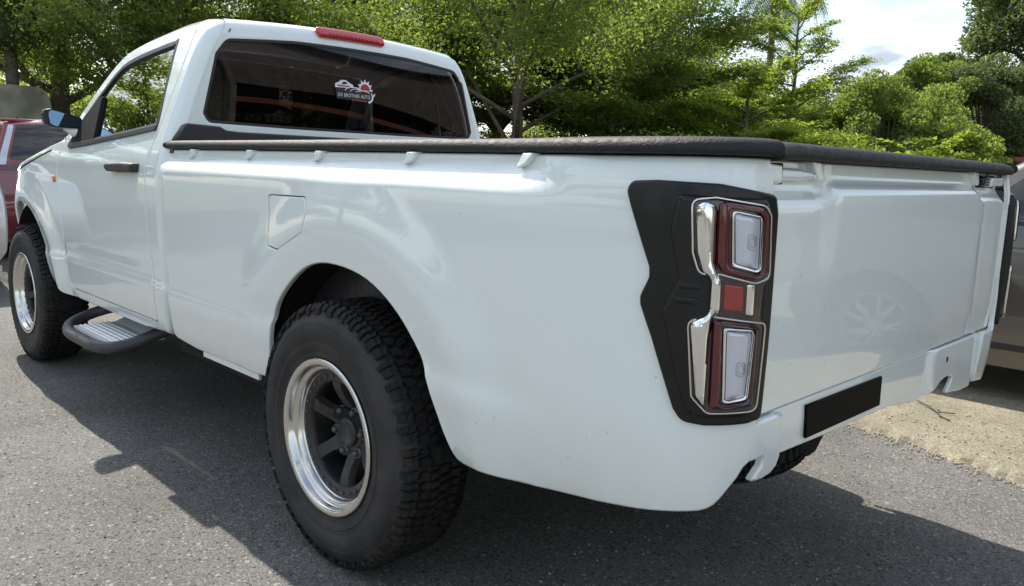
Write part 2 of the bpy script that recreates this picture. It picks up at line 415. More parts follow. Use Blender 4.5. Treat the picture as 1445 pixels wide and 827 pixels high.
# bed sides
arch = catmull([(-.437,.487),(-.403,.546),(-.354,.694),(-.213,.82),(-.068,.874),(.124,.862),(.265,.798),(.371,.693),(.46,.513),(.489,.462)], 5)
bo_a = [(-1.187,.475),(-1.165,.462),(-.987,.448),(-.46,.456),(-.443,.47)]+arch+[(.505,.450),(.53,.447),(.596,.450),(.762,.460),(.933,.485),(1.103,.518),(1.155,.527),(1.178,.531)]
bo_l = [(1.196,.537),(1.210,.546),(1.222,.559),(1.239,.581),(1.255,.600),(1.266,.618),(1.280,.627),(1.325,.629),(1.333,.624),(1.331,.609),(1.315,.597),(1.302,.587),(1.308,.581),(1.34,.578),(1.373,.581),(1.393,.592),(1.402,.612),(1.394,.657),(1.388,.704)]
bo_r = [(1.23,.531),(1.28,.535),(1.33,.541),(1.39,.546),(1.397,.556),(1.395,.704)]
bo_b = [(1.287,.704),(1.286,1.188),(-1.24,1.188),(-1.245,1.14),(-1.225,1.105),(-1.192,1.07),(-1.191,.895),(-1.197,.675)]
bouts = {1: bo_a+bo_l+bo_b, -1: bo_a+bo_r+bo_b}
fuel = rpoly([(-.374,1.055),(-.143,1.058),(-.130,1.012),(-.153,.955),(-.297,.891),(-.369,.897)], .016)
for sd_ in (1, -1):
    mb = MB().patch(bed, bouts[sd_], [fuel] if sd_ > 0 else [], h=.03, b=.006, flange=.010, side=sd_, hb=.003)
    side = mb.build('bed_side', wp, truck)
    if sd_ > 0:
        g = [((p[0]+.252)*.962-.252, (p[1]-.98)*.968+.98) for p in fuel]
        MB().patch(bed, g, h=.02, b=.004, d=-.0005, flange=.02).build('fuel_lid', wp, side)
        MB().patch(lambda a, c, d=0: bed(a, c, d-.022), [((p[0]+.252)*1.03-.252, (p[1]-.98)*1.03+.98) for p in fuel], h=.05, b=.0, flange=0).build('fuel_recess', M['under'], side)
    for hx in (1.017, .577, .154, -.281, -.703):
        dx = .035
        q = [(-hx-.004, 1.189), (-hx+.034, 1.189), (-hx+.010, 1.166), (-hx-.016, 1.157), (-hx-.02, 1.162)]
        MB().patch(lambda a, c, d=0: bed(a, c, d), q, h=.02, b=.003, d=.018, flange=.02, side=sd_).build('rail_hook', wp, side)
# rails
def railp(s):
    t = sst(.55, .95, s); return -.045*(1-t)+.004*t
def sweep(stations, prof, name, parent, m, cap=True):
    vs = []; fs = []; k = len(prof)
    for (o, ax, sc) in stations:
        for a, b in prof: vs.append((o[0]+ax[0]*a*sc, o[1]+ax[1]*a*sc, o[2]+b))
    n = len(stations)
    for i in range(n-1):
        for j in range(k): fs.append((i*k+j, i*k+(j+1) % k, (i+1)*k+(j+1) % k, (i+1)*k+j))
    if cap: fs += [list(range(k)), [(n-1)*k+j for j in range(k)][::-1]]
    mb = MB().add(vs, fs)
    for i in range(len(mb.fl)): mb.fl[i] = i >= (n-1)*k
    return mb.build(name, m, parent)
rprof = [(-.002,.000),(.004,.004),(.0055,.010),(.004,.018),(-.002,.025),(-.012,.0295),(-.03,.0315),(-.07,.0315),(-.09,.029),(-.1,.02),(-.1,-.03),(-.092,-.03),(-.085,-.002)]
for sd_ in (1, -1):
    st = []
    for i in range(61):
        s = -1.285+(1.288+1.285)*i/60; x, y, nx, ny = plan(s); o = railp(s)
        st.append(((x+nx*o, (y+ny*o)*sd_, 1.1905), (nx, ny*sd_), 1))
    sweep(st if sd_ > 0 else st[::-1], rprof, 'bed_rail', truck, M['rail'])
st = [((-1.221+.0, y, 1.1885-(.004 if abs(y) > .715 else 0)), (-1, 0), 1 if abs(y) < .70 else .97) for y in [.738,.734]+[.72-.04*i for i in range(37)]+[-.734,-.738]]
gt_ = MB().patch(gate, rpoly([(.738,.708),(.738,1.187),(-.738,1.187),(-.738,.708)], .008), h=.022, b=.005, flange=.035).build('tailgate', wp, truck)
sweep(st, rprof, 'gate_rail', gt_, M['rail'])
MB().box((-1.16,-.735,.71), (-1.13,.735,1.18)).build('inner_skin', wp, gt_)
for yy, sg in ((.545, 1), (-.455, 1)):
    q = [(yy-.028,1.186),(yy+.006,1.186),(yy+.022-.028,1.150),(yy-.020-.022,1.145),(yy-.045,1.15)]
    q = [(yy+.012,1.187),(yy-.026,1.187),(yy-.042,1.155),(yy-.036,1.150),(yy-.022,1.150)]
    MB().patch(gate, q, h=.02, b=.003, d=.018, flange=.02).build('rail_hook', wp, gt_)
# tailgate latches
lt = MB().patch(lambda y, z, d=0: (gate(y, z, 0)[0]-.0-d, y, z), rpoly([(.718,1.149),(.718,1.174),(.60,1.173),(.545,1.168),(.52,1.158),(.545,1.152),(.60,1.148)], .008), h=.015, b=.009, d=.017, flange=.02).build('latch_handle', wp, gt_)
MB().patch(lambda y, z, d=0: (gate(y, z, 0)[0]-d, y, z), rpoly([(.745,1.143),(.745,1.180),(.695,1.178),(.69,1.143)], .008), h=.015, b=.006, d=.028, flange=.02).build('latch_cap', wp, gt_)
MB().patch(lambda y, z, d=0: (gate(y, z, 0)[0]-d, y, z), rpoly([(.700,1.142),(.700,1.181),(.688,1.181),(.686,1.142)], .004), h=.02, b=.002, d=.024, flange=.02).build('latch_seal', M['under'], gt_)
lr = MB().patch(lambda y, z, d=0: (gate(y, z, 0)[0]-d, y, z), rpoly([(-.53,1.144),(-.53,1.180),(-.70,1.180),(-.70,1.144)], .006), h=.03, b=.003, d=.004, flange=.02).build('latch_recess', M['under'], gt_)
MB().patch(lambda y, z, d=0: (gate(y, z, 0)[0]-d, y, z), rpoly([(-.585,1.147),(-.585,1.174),(-.705,1.176),(-.705,1.150)], .008), h=.02, b=.006, d=.028, flange=.02).build('latch_handle', wp, lr)
mb = MB()
for k in range(4): mb.tube([(-1.192,-.535-.01*(k % 2),1.15+.009*k), (-1.200,-.585,1.152+.008*k)], .0028, 6)
mb.tube([(-1.195,-.555,1.148),(-1.202,-.56,1.186)], .003, 6).build('latch_rod', M['steel'], lr)
# rear valance below the gate
def val(y, z, d=0.):
    k = 1-sst(-.215, -.245, y)
    x = XT+.010+.014*k+.003*sst(.66, .60, z)*k
    x += .008*sst(-.585, -.61, y)
    return (x-d, y, z)
vo = [(.66,.704),(.66,.630),(.60,.603),(.40,.597),(.087,.593),(.01,.590),(-.09,.578),(-.163,.569),(-.19,.569),(-.215,.575),(-.281,.593),(-.312,.606),(-.347,.611),(-.39,.609),(-.406,.602),(-.404,.590),(-.385,.575),(-.368,.563),(-.375,.559),(-.414,.556),(-.485,.547),(-.60,.545),(-.64,.55),(-.64,.704)]
va = MB().patch(val, vo, h=.025, b=.005, flange=.006).build('rear_valance', wp, truck)
MB().patch(lambda y, z, d=0: (-1.2035-d, y, z), [(.514,.690),(.112,.687),(.110,.614),(.505,.617)], h=.1, b=.002, d=.004, flange=.004).build('number_plate', M['plate'], truck)
MB().patch(val, rpoly([(-.335,.672),(-.348,.672),(-.348,.656),(-.335,.656)], .005), h=.1, b=.001, d=.001, flange=0, inner=False).build('drain_hole', M['under'], va)
MB().box((-1.196,-.80,.698), (-1.165,.70,.716)).build('gate_sill', wp, truck)
# tail lamps
bez = rpoly([(.999,1.123,.02),(1.008,1.141,.02),(1.062,1.144),(1.173,1.141),(1.279,1.124,.012),(1.285,1.092),(1.2855,1.003),(1.286,.88),(1.284,.717,.015),(1.251,.71,.02),(1.173,.706,.03),(1.133,.71,.03),(1.117,.732),(1.07,.858),(1.044,.917,.02),(1.043,.933,.02),(1.059,.969,.02),(1.058,.987,.02),(1.028,1.057)], .01)
def px2(pts):   # filled in at design time: lamp details as (s, z)
    return pts
LP = {'fold': [(1.103, 1.121), (1.254, 1.117), (1.261, 1.093), (1.267, 1.006), (1.268, 0.886), (1.258, 0.737), (1.235, 0.725), (1.173, 0.722), (1.144, 0.728), (1.121, 0.795), (1.099, 0.884), (1.089, 0.913), (1.115, 0.976), (1.096, 1.057)], 'ridge1': [(1.119, 0.967), (1.151, 0.967), (1.155, 0.956), (1.121, 0.955)], 'ridge2': [(1.111, 0.941), (1.15, 0.942), (1.153, 0.929), (1.113, 0.929)], 'ubase': [(1.13, 1.113), (1.167, 1.118), (1.245, 1.106), (1.255, 1.088), (1.26, 0.98), (1.236, 0.97), (1.18, 0.985), (1.149, 0.983), (1.137, 1.02)], 'uchr': [(1.135, 1.11), (1.169, 1.109), (1.173, 0.987), (1.154, 0.988), (1.142, 1.021)], 'ured': [(1.17, 1.114), (1.238, 1.104), (1.247, 1.088), (1.251, 0.983), (1.23, 0.975), (1.183, 0.988), (1.172, 1.006)], 'uhole': [(1.191, 1.098), (1.239, 1.088), (1.24, 0.986), (1.196, 1.0)], 'udark': [(1.172, 1.11), (1.185, 1.108), (1.19, 0.997), (1.181, 0.994), (1.174, 1.008)], 'uring': [(1.193, 1.096), (1.239, 1.086), (1.24, 0.989), (1.198, 1.001)], 'uclr': [(1.198, 1.09), (1.236, 1.081), (1.238, 0.996), (1.203, 1.007)], 'whole': [(1.129, 1.113), (1.167, 1.117), (1.248, 1.106), (1.26, 1.088), (1.265, 0.979), (1.254, 0.962), (1.253, 0.912), (1.261, 0.897), (1.259, 0.738), (1.175, 0.732), (1.147, 0.767), (1.134, 0.893), (1.139, 0.907), (1.162, 0.918), (1.164, 0.977), (1.146, 0.99), (1.135, 1.03)], 'chrome': [(1.134, 1.11), (1.171, 1.109), (1.174, 1.005), (1.182, 0.979), (1.185, 0.976), (1.186, 0.921), (1.176, 0.907), (1.173, 0.876), (1.173, 0.745), (1.153, 0.766), (1.138, 0.896), (1.149, 0.907), (1.165, 0.917), (1.165, 0.977), (1.152, 0.988), (1.142, 1.021)], 'usym': [(1.216, 1.059), (1.231, 1.057), (1.232, 1.028), (1.217, 1.03)], 'lbase': [(1.136, 0.901), (1.174, 0.911), (1.257, 0.9), (1.259, 0.888), (1.256, 0.739), (1.175, 0.734), (1.149, 0.763)], 'lchr': [(1.14, 0.9), (1.17, 0.906), (1.172, 0.748), (1.153, 0.769)], 'lred': [(1.173, 0.908), (1.249, 0.898), (1.248, 0.746), (1.176, 0.741)], 'lhole': [(1.19, 0.892), (1.239, 0.889), (1.235, 0.762), (1.196, 0.754)], 'ldark': [(1.175, 0.904), (1.188, 0.903), (1.193, 0.749), (1.178, 0.746)], 'lring': [(1.192, 0.89), (1.239, 0.887), (1.235, 0.763), (1.198, 0.756)], 'lclr': [(1.198, 0.883), (1.236, 0.88), (1.232, 0.769), (1.203, 0.762)], 'lsym': [(1.213, 0.833), (1.23, 0.831), (1.23, 0.803), (1.214, 0.806)], 'mchr': [(1.167, 0.98), (1.184, 0.978), (1.186, 0.917), (1.167, 0.918)], 'mred': [(1.187, 0.969), (1.218, 0.965), (1.219, 0.92), (1.188, 0.923)], 'mchr2': [(1.221, 0.97), (1.236, 0.969), (1.237, 0.913), (1.222, 0.915)]}
def ins(poly, k, c=None):
    q = poly if area(poly) > 0 else poly[::-1]; v = vnorm(q); return [(p[0]+w.x*k, p[1]+w.y*k) for p, w in zip(q, v)]
for a in ('u', 'l'):   # the clear centres take up more of each lamp
    cx = sum(p[0] for p in LP[a+'clr'])/4; cy = sum(p[1] for p in LP[a+'clr'])/4
    for k in ('hole', 'ring', 'clr'): LP[a+k] = [(cx+(p[0]-cx)*1.10, cy+(p[1]-cy)*1.05) for p in LP[a+k]]
def lamp(sd_):
    t = MB().patch(bed, bez, h=.025, b=.006, d=.012, flange=.016, side=sd_).build('tail_lamp', M['satin'], truck)
    def sl(name, key, m, d, b=.003, r=.006, hole=None, fl=.012, h=.02):
        d = .012+(d-.012)*.5; b = min(b, .005)
        return MB().patch(bed, rpoly(LP[key], r), [rpoly(LP[hole], r)] if hole else [], h=h, b=b, d=d, flange=fl, side=sd_).build(name, m, t)
    def pillow(key, r, hgt):
        q = rpoly(LP[key], r)
        def fn(a, c, d=0.):
            xs = sorted(p[0]+(r_[0]-p[0])*(c-p[1])/(r_[1]-p[1]) for p, r_ in zip(q, q[1:]+q[:1]) if (p[1] > c) != (r_[1] > c))
            if len(xs) < 2: return bed(a, c, d)
            u = min(1, max(-1, 2*(a-xs[0])/max(1e-4, xs[-1]-xs[0])-1)); return bed(a, c, d+hgt*(1-u*u))
        return q, fn
    MB().patch(bed, rpoly(LP['fold'], .012), h=.02, b=.011, d=.022, flange=.012, side=sd_).build('bezel_fold', M['satin'], t)
    sl('ridge', 'ridge1', M['satin'], .036, .004, .003); sl('ridge', 'ridge2', M['satin'], .038, .005, .003)
    MB().patch(bed, rpoly(LP['whole'], .012), h=.02, b=.006, d=.0225, flange=.012, side=sd_).build('lamp_base', M['smoke'], t)
    q, fn = pillow('chrome', .016, .015)
    MB().patch(fn, q, h=.010, b=.004, d=.0235, flange=.008, side=sd_).build('chrome_trim', M['chrome'], t)
    for a in ('u', 'l'):
        q = rpoly(LP[a+'base'], .016); q = q if area(q) > 0 else q[::-1]
        MB().patch(bed, ins(q, -.001), [ins(q, .0022)], h=.02, b=.001, d=.0262, flange=.006, side=sd_, inner=False).build('lens_trim', M['alloy'], t)
        MB().patch(bed, rpoly(LP[a+'red'], .016), [rpoly(LP[a+'hole'], .010)], h=.015, b=.009, d=.031, flange=.012, side=sd_, hb=.006, steps=4).build('lens_frame', M['red'] if a == 'u' else M['dred'], t)
        q, fn = pillow(a+'dark', .004, .004)
        MB().patch(fn, q, h=.012, b=.002, d=.0295, flange=.006, side=sd_).build('lens_edge', M['redd'], t)
        MB().patch(bed, rpoly(LP[a+'ring'], .008), [rpoly(LP[a+'clr'], .006)], h=.02, b=.003, d=.0265, flange=.008, side=sd_, hb=.004).build('lens_surround', M['chrome'], t)
        q, fn = pillow(a+'clr', .006, .006)
        MB().patch(fn, q, h=.008, b=.001, d=.0215, flange=.004, side=sd_).build('lens', M['clear'], t)
        q = LP[a+'sym']; cx = sum(p[0] for p in q)/4; cy = sum(p[1] for p in q)/4
        sc = lambda k: rpoly([(cx+(p[0]-cx)*k, cy+(p[1]-cy)*k) for p in q], .007)
        MB().patch(bed, sc(1), [sc(.82)], h=.02, b=.0006, d=.0282, flange=.002, side=sd_, inner=False).build('light_guide', M['guide'], t)
        MB().patch(bed, sc(.6), [sc(.45)], h=.02, b=.0005, d=.0282, flange=.002, side=sd_, inner=False).build('light_guide', M['guide'], t)
    sl('reflector', 'mred', M['redr'], .036, .003, .003)
    q, fn = pillow('mchr2', .004, .004)
    MB().patch(fn, q, h=.012, b=.003, d=.024, flange=.004, side=sd_).build('chrome_bridge', M['chrome'], t)
lamp(1); lamp(-1)
# bed inside
bx = MB()
bx.box((-1.13,-.70,.70), (1.18,.70,.74)); bx.box((1.15,-.74,.70), (1.18,.74,1.16))
for q in (1, -1): bx.box((-1.13, min(q*.70, q*.74), .70), (1.15, max(q*.70, q*.74), 1.19))
bx.build('bed_floor', M['liner'], truck)
hb = [(.80,1.15),(.835,1.175),(.835,1.282),(.82,1.29),(.685,1.285),(.655,1.272),(.60,1.268),(-.60,1.268),(-.655,1.272),(-.685,1.285),(-.82,1.29),(-.835,1.282),(-.835,1.175),(-.80,1.15)]
MB().patch(lambda y, z, d=0: (1.205-d+.03*abs(y)**3*0, y*(1-.06*sst(1.2,1.29,z)), z), hb, h=.06, b=.008, flange=.03).build('bed_headboard', M['liner'], truck)
# ---- cab
RLp = [(1.30,1.716),(1.40,1.7225),(1.52,1.722),(1.76,1.703),(1.98,1.674),(2.08,1.648),(2.15,1.610),(2.25,1.532),(2.375,1.420),(2.46,1.335),(2.56,1.243)]
RLf = pchip(RLp)
rl = [(x, RLf(x)) for x in np.linspace(1.36, 2.56, 40)]
def offs(line, o):
    out = []
    for i in range(len(line)):
        a = line[max(0, i-1)]; b = line[min(len(line)-1, i+1)]; dx, dy = b[0]-a[0], b[1]-a[1]; l = math.hypot(dx, dy)
        out.append((line[i][0]+dy/l*o, line[i][1]-dx/l*o))
    return out
din = offs(rl, -.04) if offs(rl, -.04)[0][1] < rl[0][1] else offs(rl, .04)
dtop = [p for p in din if 1.392 < p[0] and p[1] > 1.215]
back = [(1.24,.46),(1.236,.7),(1.236,1.0),(1.240,1.3),(1.247,1.6),(1.252,1.655),(1.268,1.692),(1.30,1.712),(1.335,1.719)]
drear = [(1.364,.499),(1.369,.60),(1.374,.684),(1.386,.88),(1.394,1.055),(1.396,1.105),(1.380,1.20),(1.367,1.278),(1.352,1.40),(1.350,1.555),(1.368,1.635),(1.389,1.684)]
drear_s = catmull(drear, 4)
G = .0065
BB = .06
cout = [(x, z, BB) for x, z in back[1:]]+[(x, z, BB*.8) for x, z in rl[1:-1]]+[(2.56,1.238,.01),(2.525,1.222,.003)]
cout += [(x+G*.3, z+G, .003) for x, z in dtop[::-1]]+[(x-G, z, .003) for x, z in drear_s[::-1][1:]]
cout += [(1.362,.494,.003),(2.40,.494,.003),(2.425,.488,.003),(2.418,.452,.006),(2.40,.446,.008),(1.55,.447,.008),(1.27,.456,.02)]
for sd_ in (1,): pass
cb = MB()
for sd_ in (1, -1): cb.patch(cab, cout, h=.03, b=.003, flange=.012, side=sd_, steps=6)
# back panel and roof as one strip over the profile
prof = [(1.236,.95)]+back[2:]+[(x, RLf(x)) for x in np.linspace(1.4, 2.10, 14)]
pt = [0.]
for a, b in zip(prof, prof[1:]): pt.append(pt[-1]+math.hypot(b[0]-a[0], b[1]-a[1]))
fx = pchip(list(zip(pt, [p[0] for p in prof]))); fz = pchip(list(zip(pt, [p[1] for p in prof])))
def strip(t, y, d=0.):
    x, z = fx(t), fz(t); dx = fx(t+.002)-fx(t-.002); dz = fz(t+.002)-fz(t-.002); l = math.hypot(dx, dz)
    w = cabP(min(z, 1.72))-.03; c = max(0, 1-(y/w)**2)
    k = sst(1.45, 1.70, z)
    x -= .012*c*(1-k); z += .028*c*k
    return (x-dz/l*d, y, z+dx/l*d)
tz = lambda zq: min(range(2000), key=lambda i: abs(fz(i*.0004)-zq))*.0004
T0, T1 = 0., pt[-1]
tt = list(np.linspace(T0, T1, 60))
ed = lambda t: (cabP(min(fz(t), 1.73))-BB+(.2*BB*sst(1.335, 1.36, fx(t))))
sout = [(t, ed(t)+.003) for t in tt]+[(t, -ed(t)-.003) for t in tt[::-1]]
gl = rpoly([(tz(1.333),.700,.02),(tz(1.299),.680,.03),(tz(1.294),.3),(tz(1.294),-.3),(tz(1.299),-.690,.03),(tz(1.333),-.710,.02),(tz(1.57),-.648,.03),(tz(1.628),-.592,.05),(tz(1.640),-.3),(tz(1.640),.3),(tz(1.628),.592,.05),(tz(1.57),.640,.03)], .02, 6)
cb.patch(strip, sout, [gl], h=.035, b=.0, flange=0, hb=.004)
cabo = cb.build('cab_body', wp, truck)
rw = MB().patch(strip, ins(gl, .003), h=.06, b=.002, d=-.004, flange=.004).build('rear_window', M['gtint'], truck)
MB().patch(strip, ins(gl, -.004), [ins(gl, .010)], h=.05, b=.002, d=-.001, flange=.006, hb=.002).build('window_seal', M['black'], rw)
# high stop lamp
t_a, t_b = tz(1.667), tz(1.700)
sl_ = MB().patch(strip, rpoly([(t_a,.172),(t_b,.188),(t_b,-.162),(t_a,-.172)], .014), h=.02, b=.010, d=.022, flange=.022).build('stop_lamp', M['redb'], truck)
for k in range(14):
    y = .13-k*.019
    MB().patch(strip, rpoly([(t_a+.006,y),(t_a+.018,y),(t_a+.018,y-.013),(t_a+.006,y-.013)], .003), h=.03, b=.002, d=.0245, flange=.003, inner=False).build('lens_facet', M['redr'], sl_)
# rust run above the window
MB().patch(strip, rpoly([(tz(1.655),.583),(tz(1.668),.577),(tz(1.670),.570),(tz(1.662),.572),(tz(1.652),.580)], .002), h=.02, b=.0, d=.0012, flange=0, inner=False).build('rust_stain', mat('rust', (.22, .09, .04), .8), cabo)
MB().box((2.0,-.6,.43), (3.7,.6,.5)).build('engine_tray', M['under'], truck)
# doors
wf = [(1.514,1.650),(1.458,1.505),(1.412,1.36),(1.389,1.276),(1.70,1.252),(2.17,1.212),(2.32,1.205)]
wtop = [p for p in offs(rl, .095 if din == offs(rl, .04) else -.095) if 1.52 < p[0] and p[1] > 1.235]
hole = [(x, z) for x, z in wf[:1]]+[(1.458,1.505),(1.414,1.36),(1.395,1.285),(1.70,1.258),(2.17,1.222),(2.44,1.205)]
wtop = [p for p in wtop if p[1] > 1.26]
win = rpoly([(1.515,1.640,.012),(1.460,1.505),(1.415,1.36),(1.394,1.284,.012),(1.70,1.257),(2.17,1.220),(2.30,1.212,.008)], .0)
win = [(x, z) for x, z in win]
top = [p for p in wtop if 1.53 < p[0] < 2.36]
winpoly = win+[p for p in top[::-1]]
dout = [(x+.0015, z) for x, z in drear_s]+[(x, z-.001) for x, z in dtop]+[(2.522,1.212),(2.535,1.148),(2.556,1.04),(2.558,.959),(2.53,.75),(2.487,.545),(2.462,.51),(2.415,.499)]
for sd_ in (1, -1):
    door = MB().patch(cab, dout, [winpoly], h=.03, b=.003, flange=.03, side=sd_, hb=.003).build('door', wp, truck)
    MB().patch(cab, ins(winpoly, -.014), [ins(winpoly, .010)], h=.03, b=.003, d=.001, flange=.012, side=sd_, hb=.002).build('window_seal', M['black'], door)
    gp = ins(winpoly, .002)
    MB().patch(cab, gp, h=.06, b=.001, d=-.010, flange=.004, side=sd_).build('window_glass', M['gside'], door)
    bm_ = [(1.386,1.262),(1.70,1.236),(2.17,1.199),(2.40,1.185),(2.44,1.20),(2.40,1.214),(2.17,1.224),(1.70,1.261),(1.388,1.287)]
    MB().patch(cab, bm_, h=.03, b=.004, d=.008, flange=.01, side=sd_).build('belt_moulding', M['black'], door)
    MB().patch(cab, rpoly([(2.085,1.222),(2.45,1.195),(2.33,1.345),(2.20,1.42),(2.165,1.43)], .01), h=.03, b=.004, d=.006, flange=.02, side=sd_).build('mirror_sail', M['under'], door)
    hd = MB().patch(cab, rpoly([(1.462,1.094),(1.462,1.130),(1.60,1.131),(1.770,1.125),(1.775,1.106),(1.745,1.092),(1.60,1.090)], .010), h=.012, b=.010, d=.036, flange=.026, side=sd_).build('handle', M['black'], door)
    MB().patch(cab, rpoly([(1.51,1.108),(1.51,1.118),(1.525,1.118),(1.525,1.108)], .004), h=.03, b=.001, d=.037, flange=.003, side=sd_, inner=False).build('key_lock', M['steel'], hd)
    MB().patch(cab, rpoly([(1.53,1.06),(1.53,1.15),(1.68,1.15),(1.68,1.06)], .035), h=.015, b=.0, d=.0006, flange=0, side=sd_).build('handle_recess', wp, door)
    # mirror
    yb = lambda y: y*sd_
    mm = MB()
    ring = []
    for (x, k) in ((2.352,1.),(2.362,1.03),(2.40,1.02),(2.44,.86),(2.47,.55),(2.485,.15)):
        ring.append([(x+.06*(.90-y0), yb(.905+(y0-.905)*k), 1.322+(z0-1.322)*k) for y0, z0 in rpoly([(.800,1.296),(.81,1.334),(.94,1.366),(.966,1.362),(.974,1.340),(.966,1.296),(.93,1.282),(.82,1.282)], .018)])
    n = len(ring[0]); vs = [p for r_ in ring for p in r_]; fs = [[i*n+j, i*n+(j+1) % n, (i+1)*n+(j+1) % n, (i+1)*n+j] for i in range(len(ring)-1) for j in range(n)]+[list(range(n))[::-1], [(len(ring)-1)*n+j for j in range(n)]]
    mm.add(vs, fs)
    for i in range(len(fs)-2): mm.fl[i] = False
    mir = mm.build('side_mirror', M['black'], truck)
    q = [(2.349+.06*(.90-y0), yb(y0), z0) for y0, z0 in rpoly([(.808,1.298),(.818,1.332),(.935,1.360),(.950,1.357),(.954,1.336),(.948,1.298),(.925,1.287),(.825,1.287)], .012)]
    MB().add([(p[0]-.001, p[1], p[2]) for p in q]+[(p[0]+.006, p[1], p[2]) for p in q], [list(range(len(q))), list(range(len(q), 2*len(q)))[::-1]]+[(i, (i+1) % len(q), len(q)+(i+1) % len(q), len(q)+i) for i in range(len(q))]).build('mirror_glass', M['mirror'], mir)
    MB().tube([(2.40, yb(.87), 1.29),(2.385, yb(.84), 1.272),(2.37, yb(.81), 1.250)], [.022,.024,.028], 10).build('mirror_arm', wp, mir)
    # fender
    fa = catmull([(2.485,.447),(2.60,.458),(2.697,.502),(2.765,.57),(2.811,.655),(2.86,.735),(2.931,.805),(3.036,.865),(3.18,.893),(3.328,.866),(3.45,.785),(3.545,.65),(3.60,.50)], 5)
    hood = [(3.74,.93),(3.66,1.0),(3.5,1.055),(3.23,1.11),(3.04,1.145),(2.85,1.182),(2.69,1.211),(2.565,1.232)]
    fo_ = fa+[(3.62,.46),(3.84,.50),(3.86,.70),(3.82,.86)]+[(x, z, .016) for x, z in catmull(hood, 4)]+[(2.53,1.217),(2.541,1.148),(2.561,1.04),(2.564,.959),(2.536,.75),(2.494,.545),(2.470,.51),(2.43,.497),(2.425,.452)]
    hs_ = [(x, z-.034) for x, z in catmull(hood, 4)[::-1] if 2.67 < x < 3.5]
    MB().patch(cab, offs(hs_, .005)+offs(hs_, -.005)[::-1], h=.04, b=.0, d=.0015, flange=0, side=sd_, inner=False).build('bonnet_gap', M['under'], truck)
    fd = MB().patch(cab, fo_, h=.03, b=.004, flange=.03, side=sd_).build('front_fender', wp, truck)
    ci = MB().patch(cab, rpoly([(2.578,1.018),(2.578,1.050),(2.612,1.050),(2.612,1.018)], .012), h=.01, b=.006, d=.010, flange=.01, side=sd_).build('side_indicator', M['orange'], fd)
# bonnet, windscreen, nose (mostly hidden from here)
hf = pchip(sorted([(a, c) for a, c in catmull(hood, 4)]))
def hoodf(x, y, d=0.):
    w = cabW(x, 1.0); return (x, y, hf(x)+.05*max(0, 1-(y/w)**2)+d)
ho = [(x, cabW(x, hf(x))-.029) for x in np.linspace(2.57, 3.74, 24)]
MB().patch(hoodf, ho+[(x, -y) for x, y in ho[::-1]], h=.06, b=.004, flange=.02).build('bonnet', wp, truck)
def wsf(x, y, d=0.):
    w = cabW(x, RLf(x)); c = max(0, 1-(y/w)**2); return (x+.10*c, y, RLf(x)+.035*c+d)
wo = [(x, cabW(x, RLf(x))-.05) for x in np.linspace(2.10, 2.56, 12)]
MB().patch(wsf, wo+[(x, -y) for x, y in wo[::-1]], h=.06, b=.002, flange=.004).build('windscreen', M['gcar'], truck)
def nose(y, z, d=0.): return (3.86-.34*abs(y)**3-.10*sst(.8, .98, z)+d, y, z)
MB().patch(nose, rpoly([(.72,.46),(.72,.95),(-.72,.95),(-.72,.46)], .03), h=.06, b=.02, flange=.05).build('front_bumper', wp, truck)
MB().patch(nose, rpoly([(.45,.62),(.5,.90),(-.5,.90),(-.45,.62)], .04), h=.06, b=.01, d=.02, flange=.03).build('grille', M['black'], truck)
for q in (1, -1): MB().patch(nose, rpoly([(q*.52,.80),(q*.54,.91),(q*.72,.94),(q*.72,.84)], .02), h=.04, b=.008, d=.015, flange=.03).build('headlamp', M['clear'], truck)
# cab interior
ci = MB(); ci.box((1.26,-.78,.47), (2.5,.78,.60)); ci.build('cab_floor', M['under'], truck)
MB().prism([(2.30,.6),(2.62,.6),(2.62,1.14),(2.50,1.20),(2.32,1.17),(2.25,1.0)], lambda p: (p[0], -.74, p[1]), lambda p: (p[0], .74, p[1])).build('dashboard', M['dash'], truck, bevel=.02)
for q in (.38, -.38):
    se = MB().prism([(1.52,.60),(2.05,.62),(2.07,.78),(1.72,.80),(1.56,1.32),(1.44,1.34),(1.42,1.28)], lambda p: (p[0], q-.25, p[1]), lambda p: (p[0], q+.25, p[1])).build('seat', M['seat'], truck, bevel=.05)
    MB().prism([(1.42,1.37),(1.50,1.36),(1.49,1.53),(1.42,1.54)], lambda p: (p[0], q-.12, p[1]), lambda p: (p[0], q+.12, p[1])).build('headrest', M['seat'], se, bevel=.03)
    for k in (-.05, .05): MB().tube([(1.46, q+k, 1.32), (1.455, q+k, 1.39)], .008, 6).build('headrest_post', M['steel'], se)
sw = MB(); sw.tube([(2.13+.09*math.cos(a), -.38+.185*math.sin(a), 1.10+.165*math.cos(a)) for a in np.linspace(0, 2*math.pi, 25)], .015, 8, cap=False); sw.tube([(2.13,-.55,1.10),(2.13,-.21,1.10)], .014, 6).build('steering_wheel', M['dash'], truck)
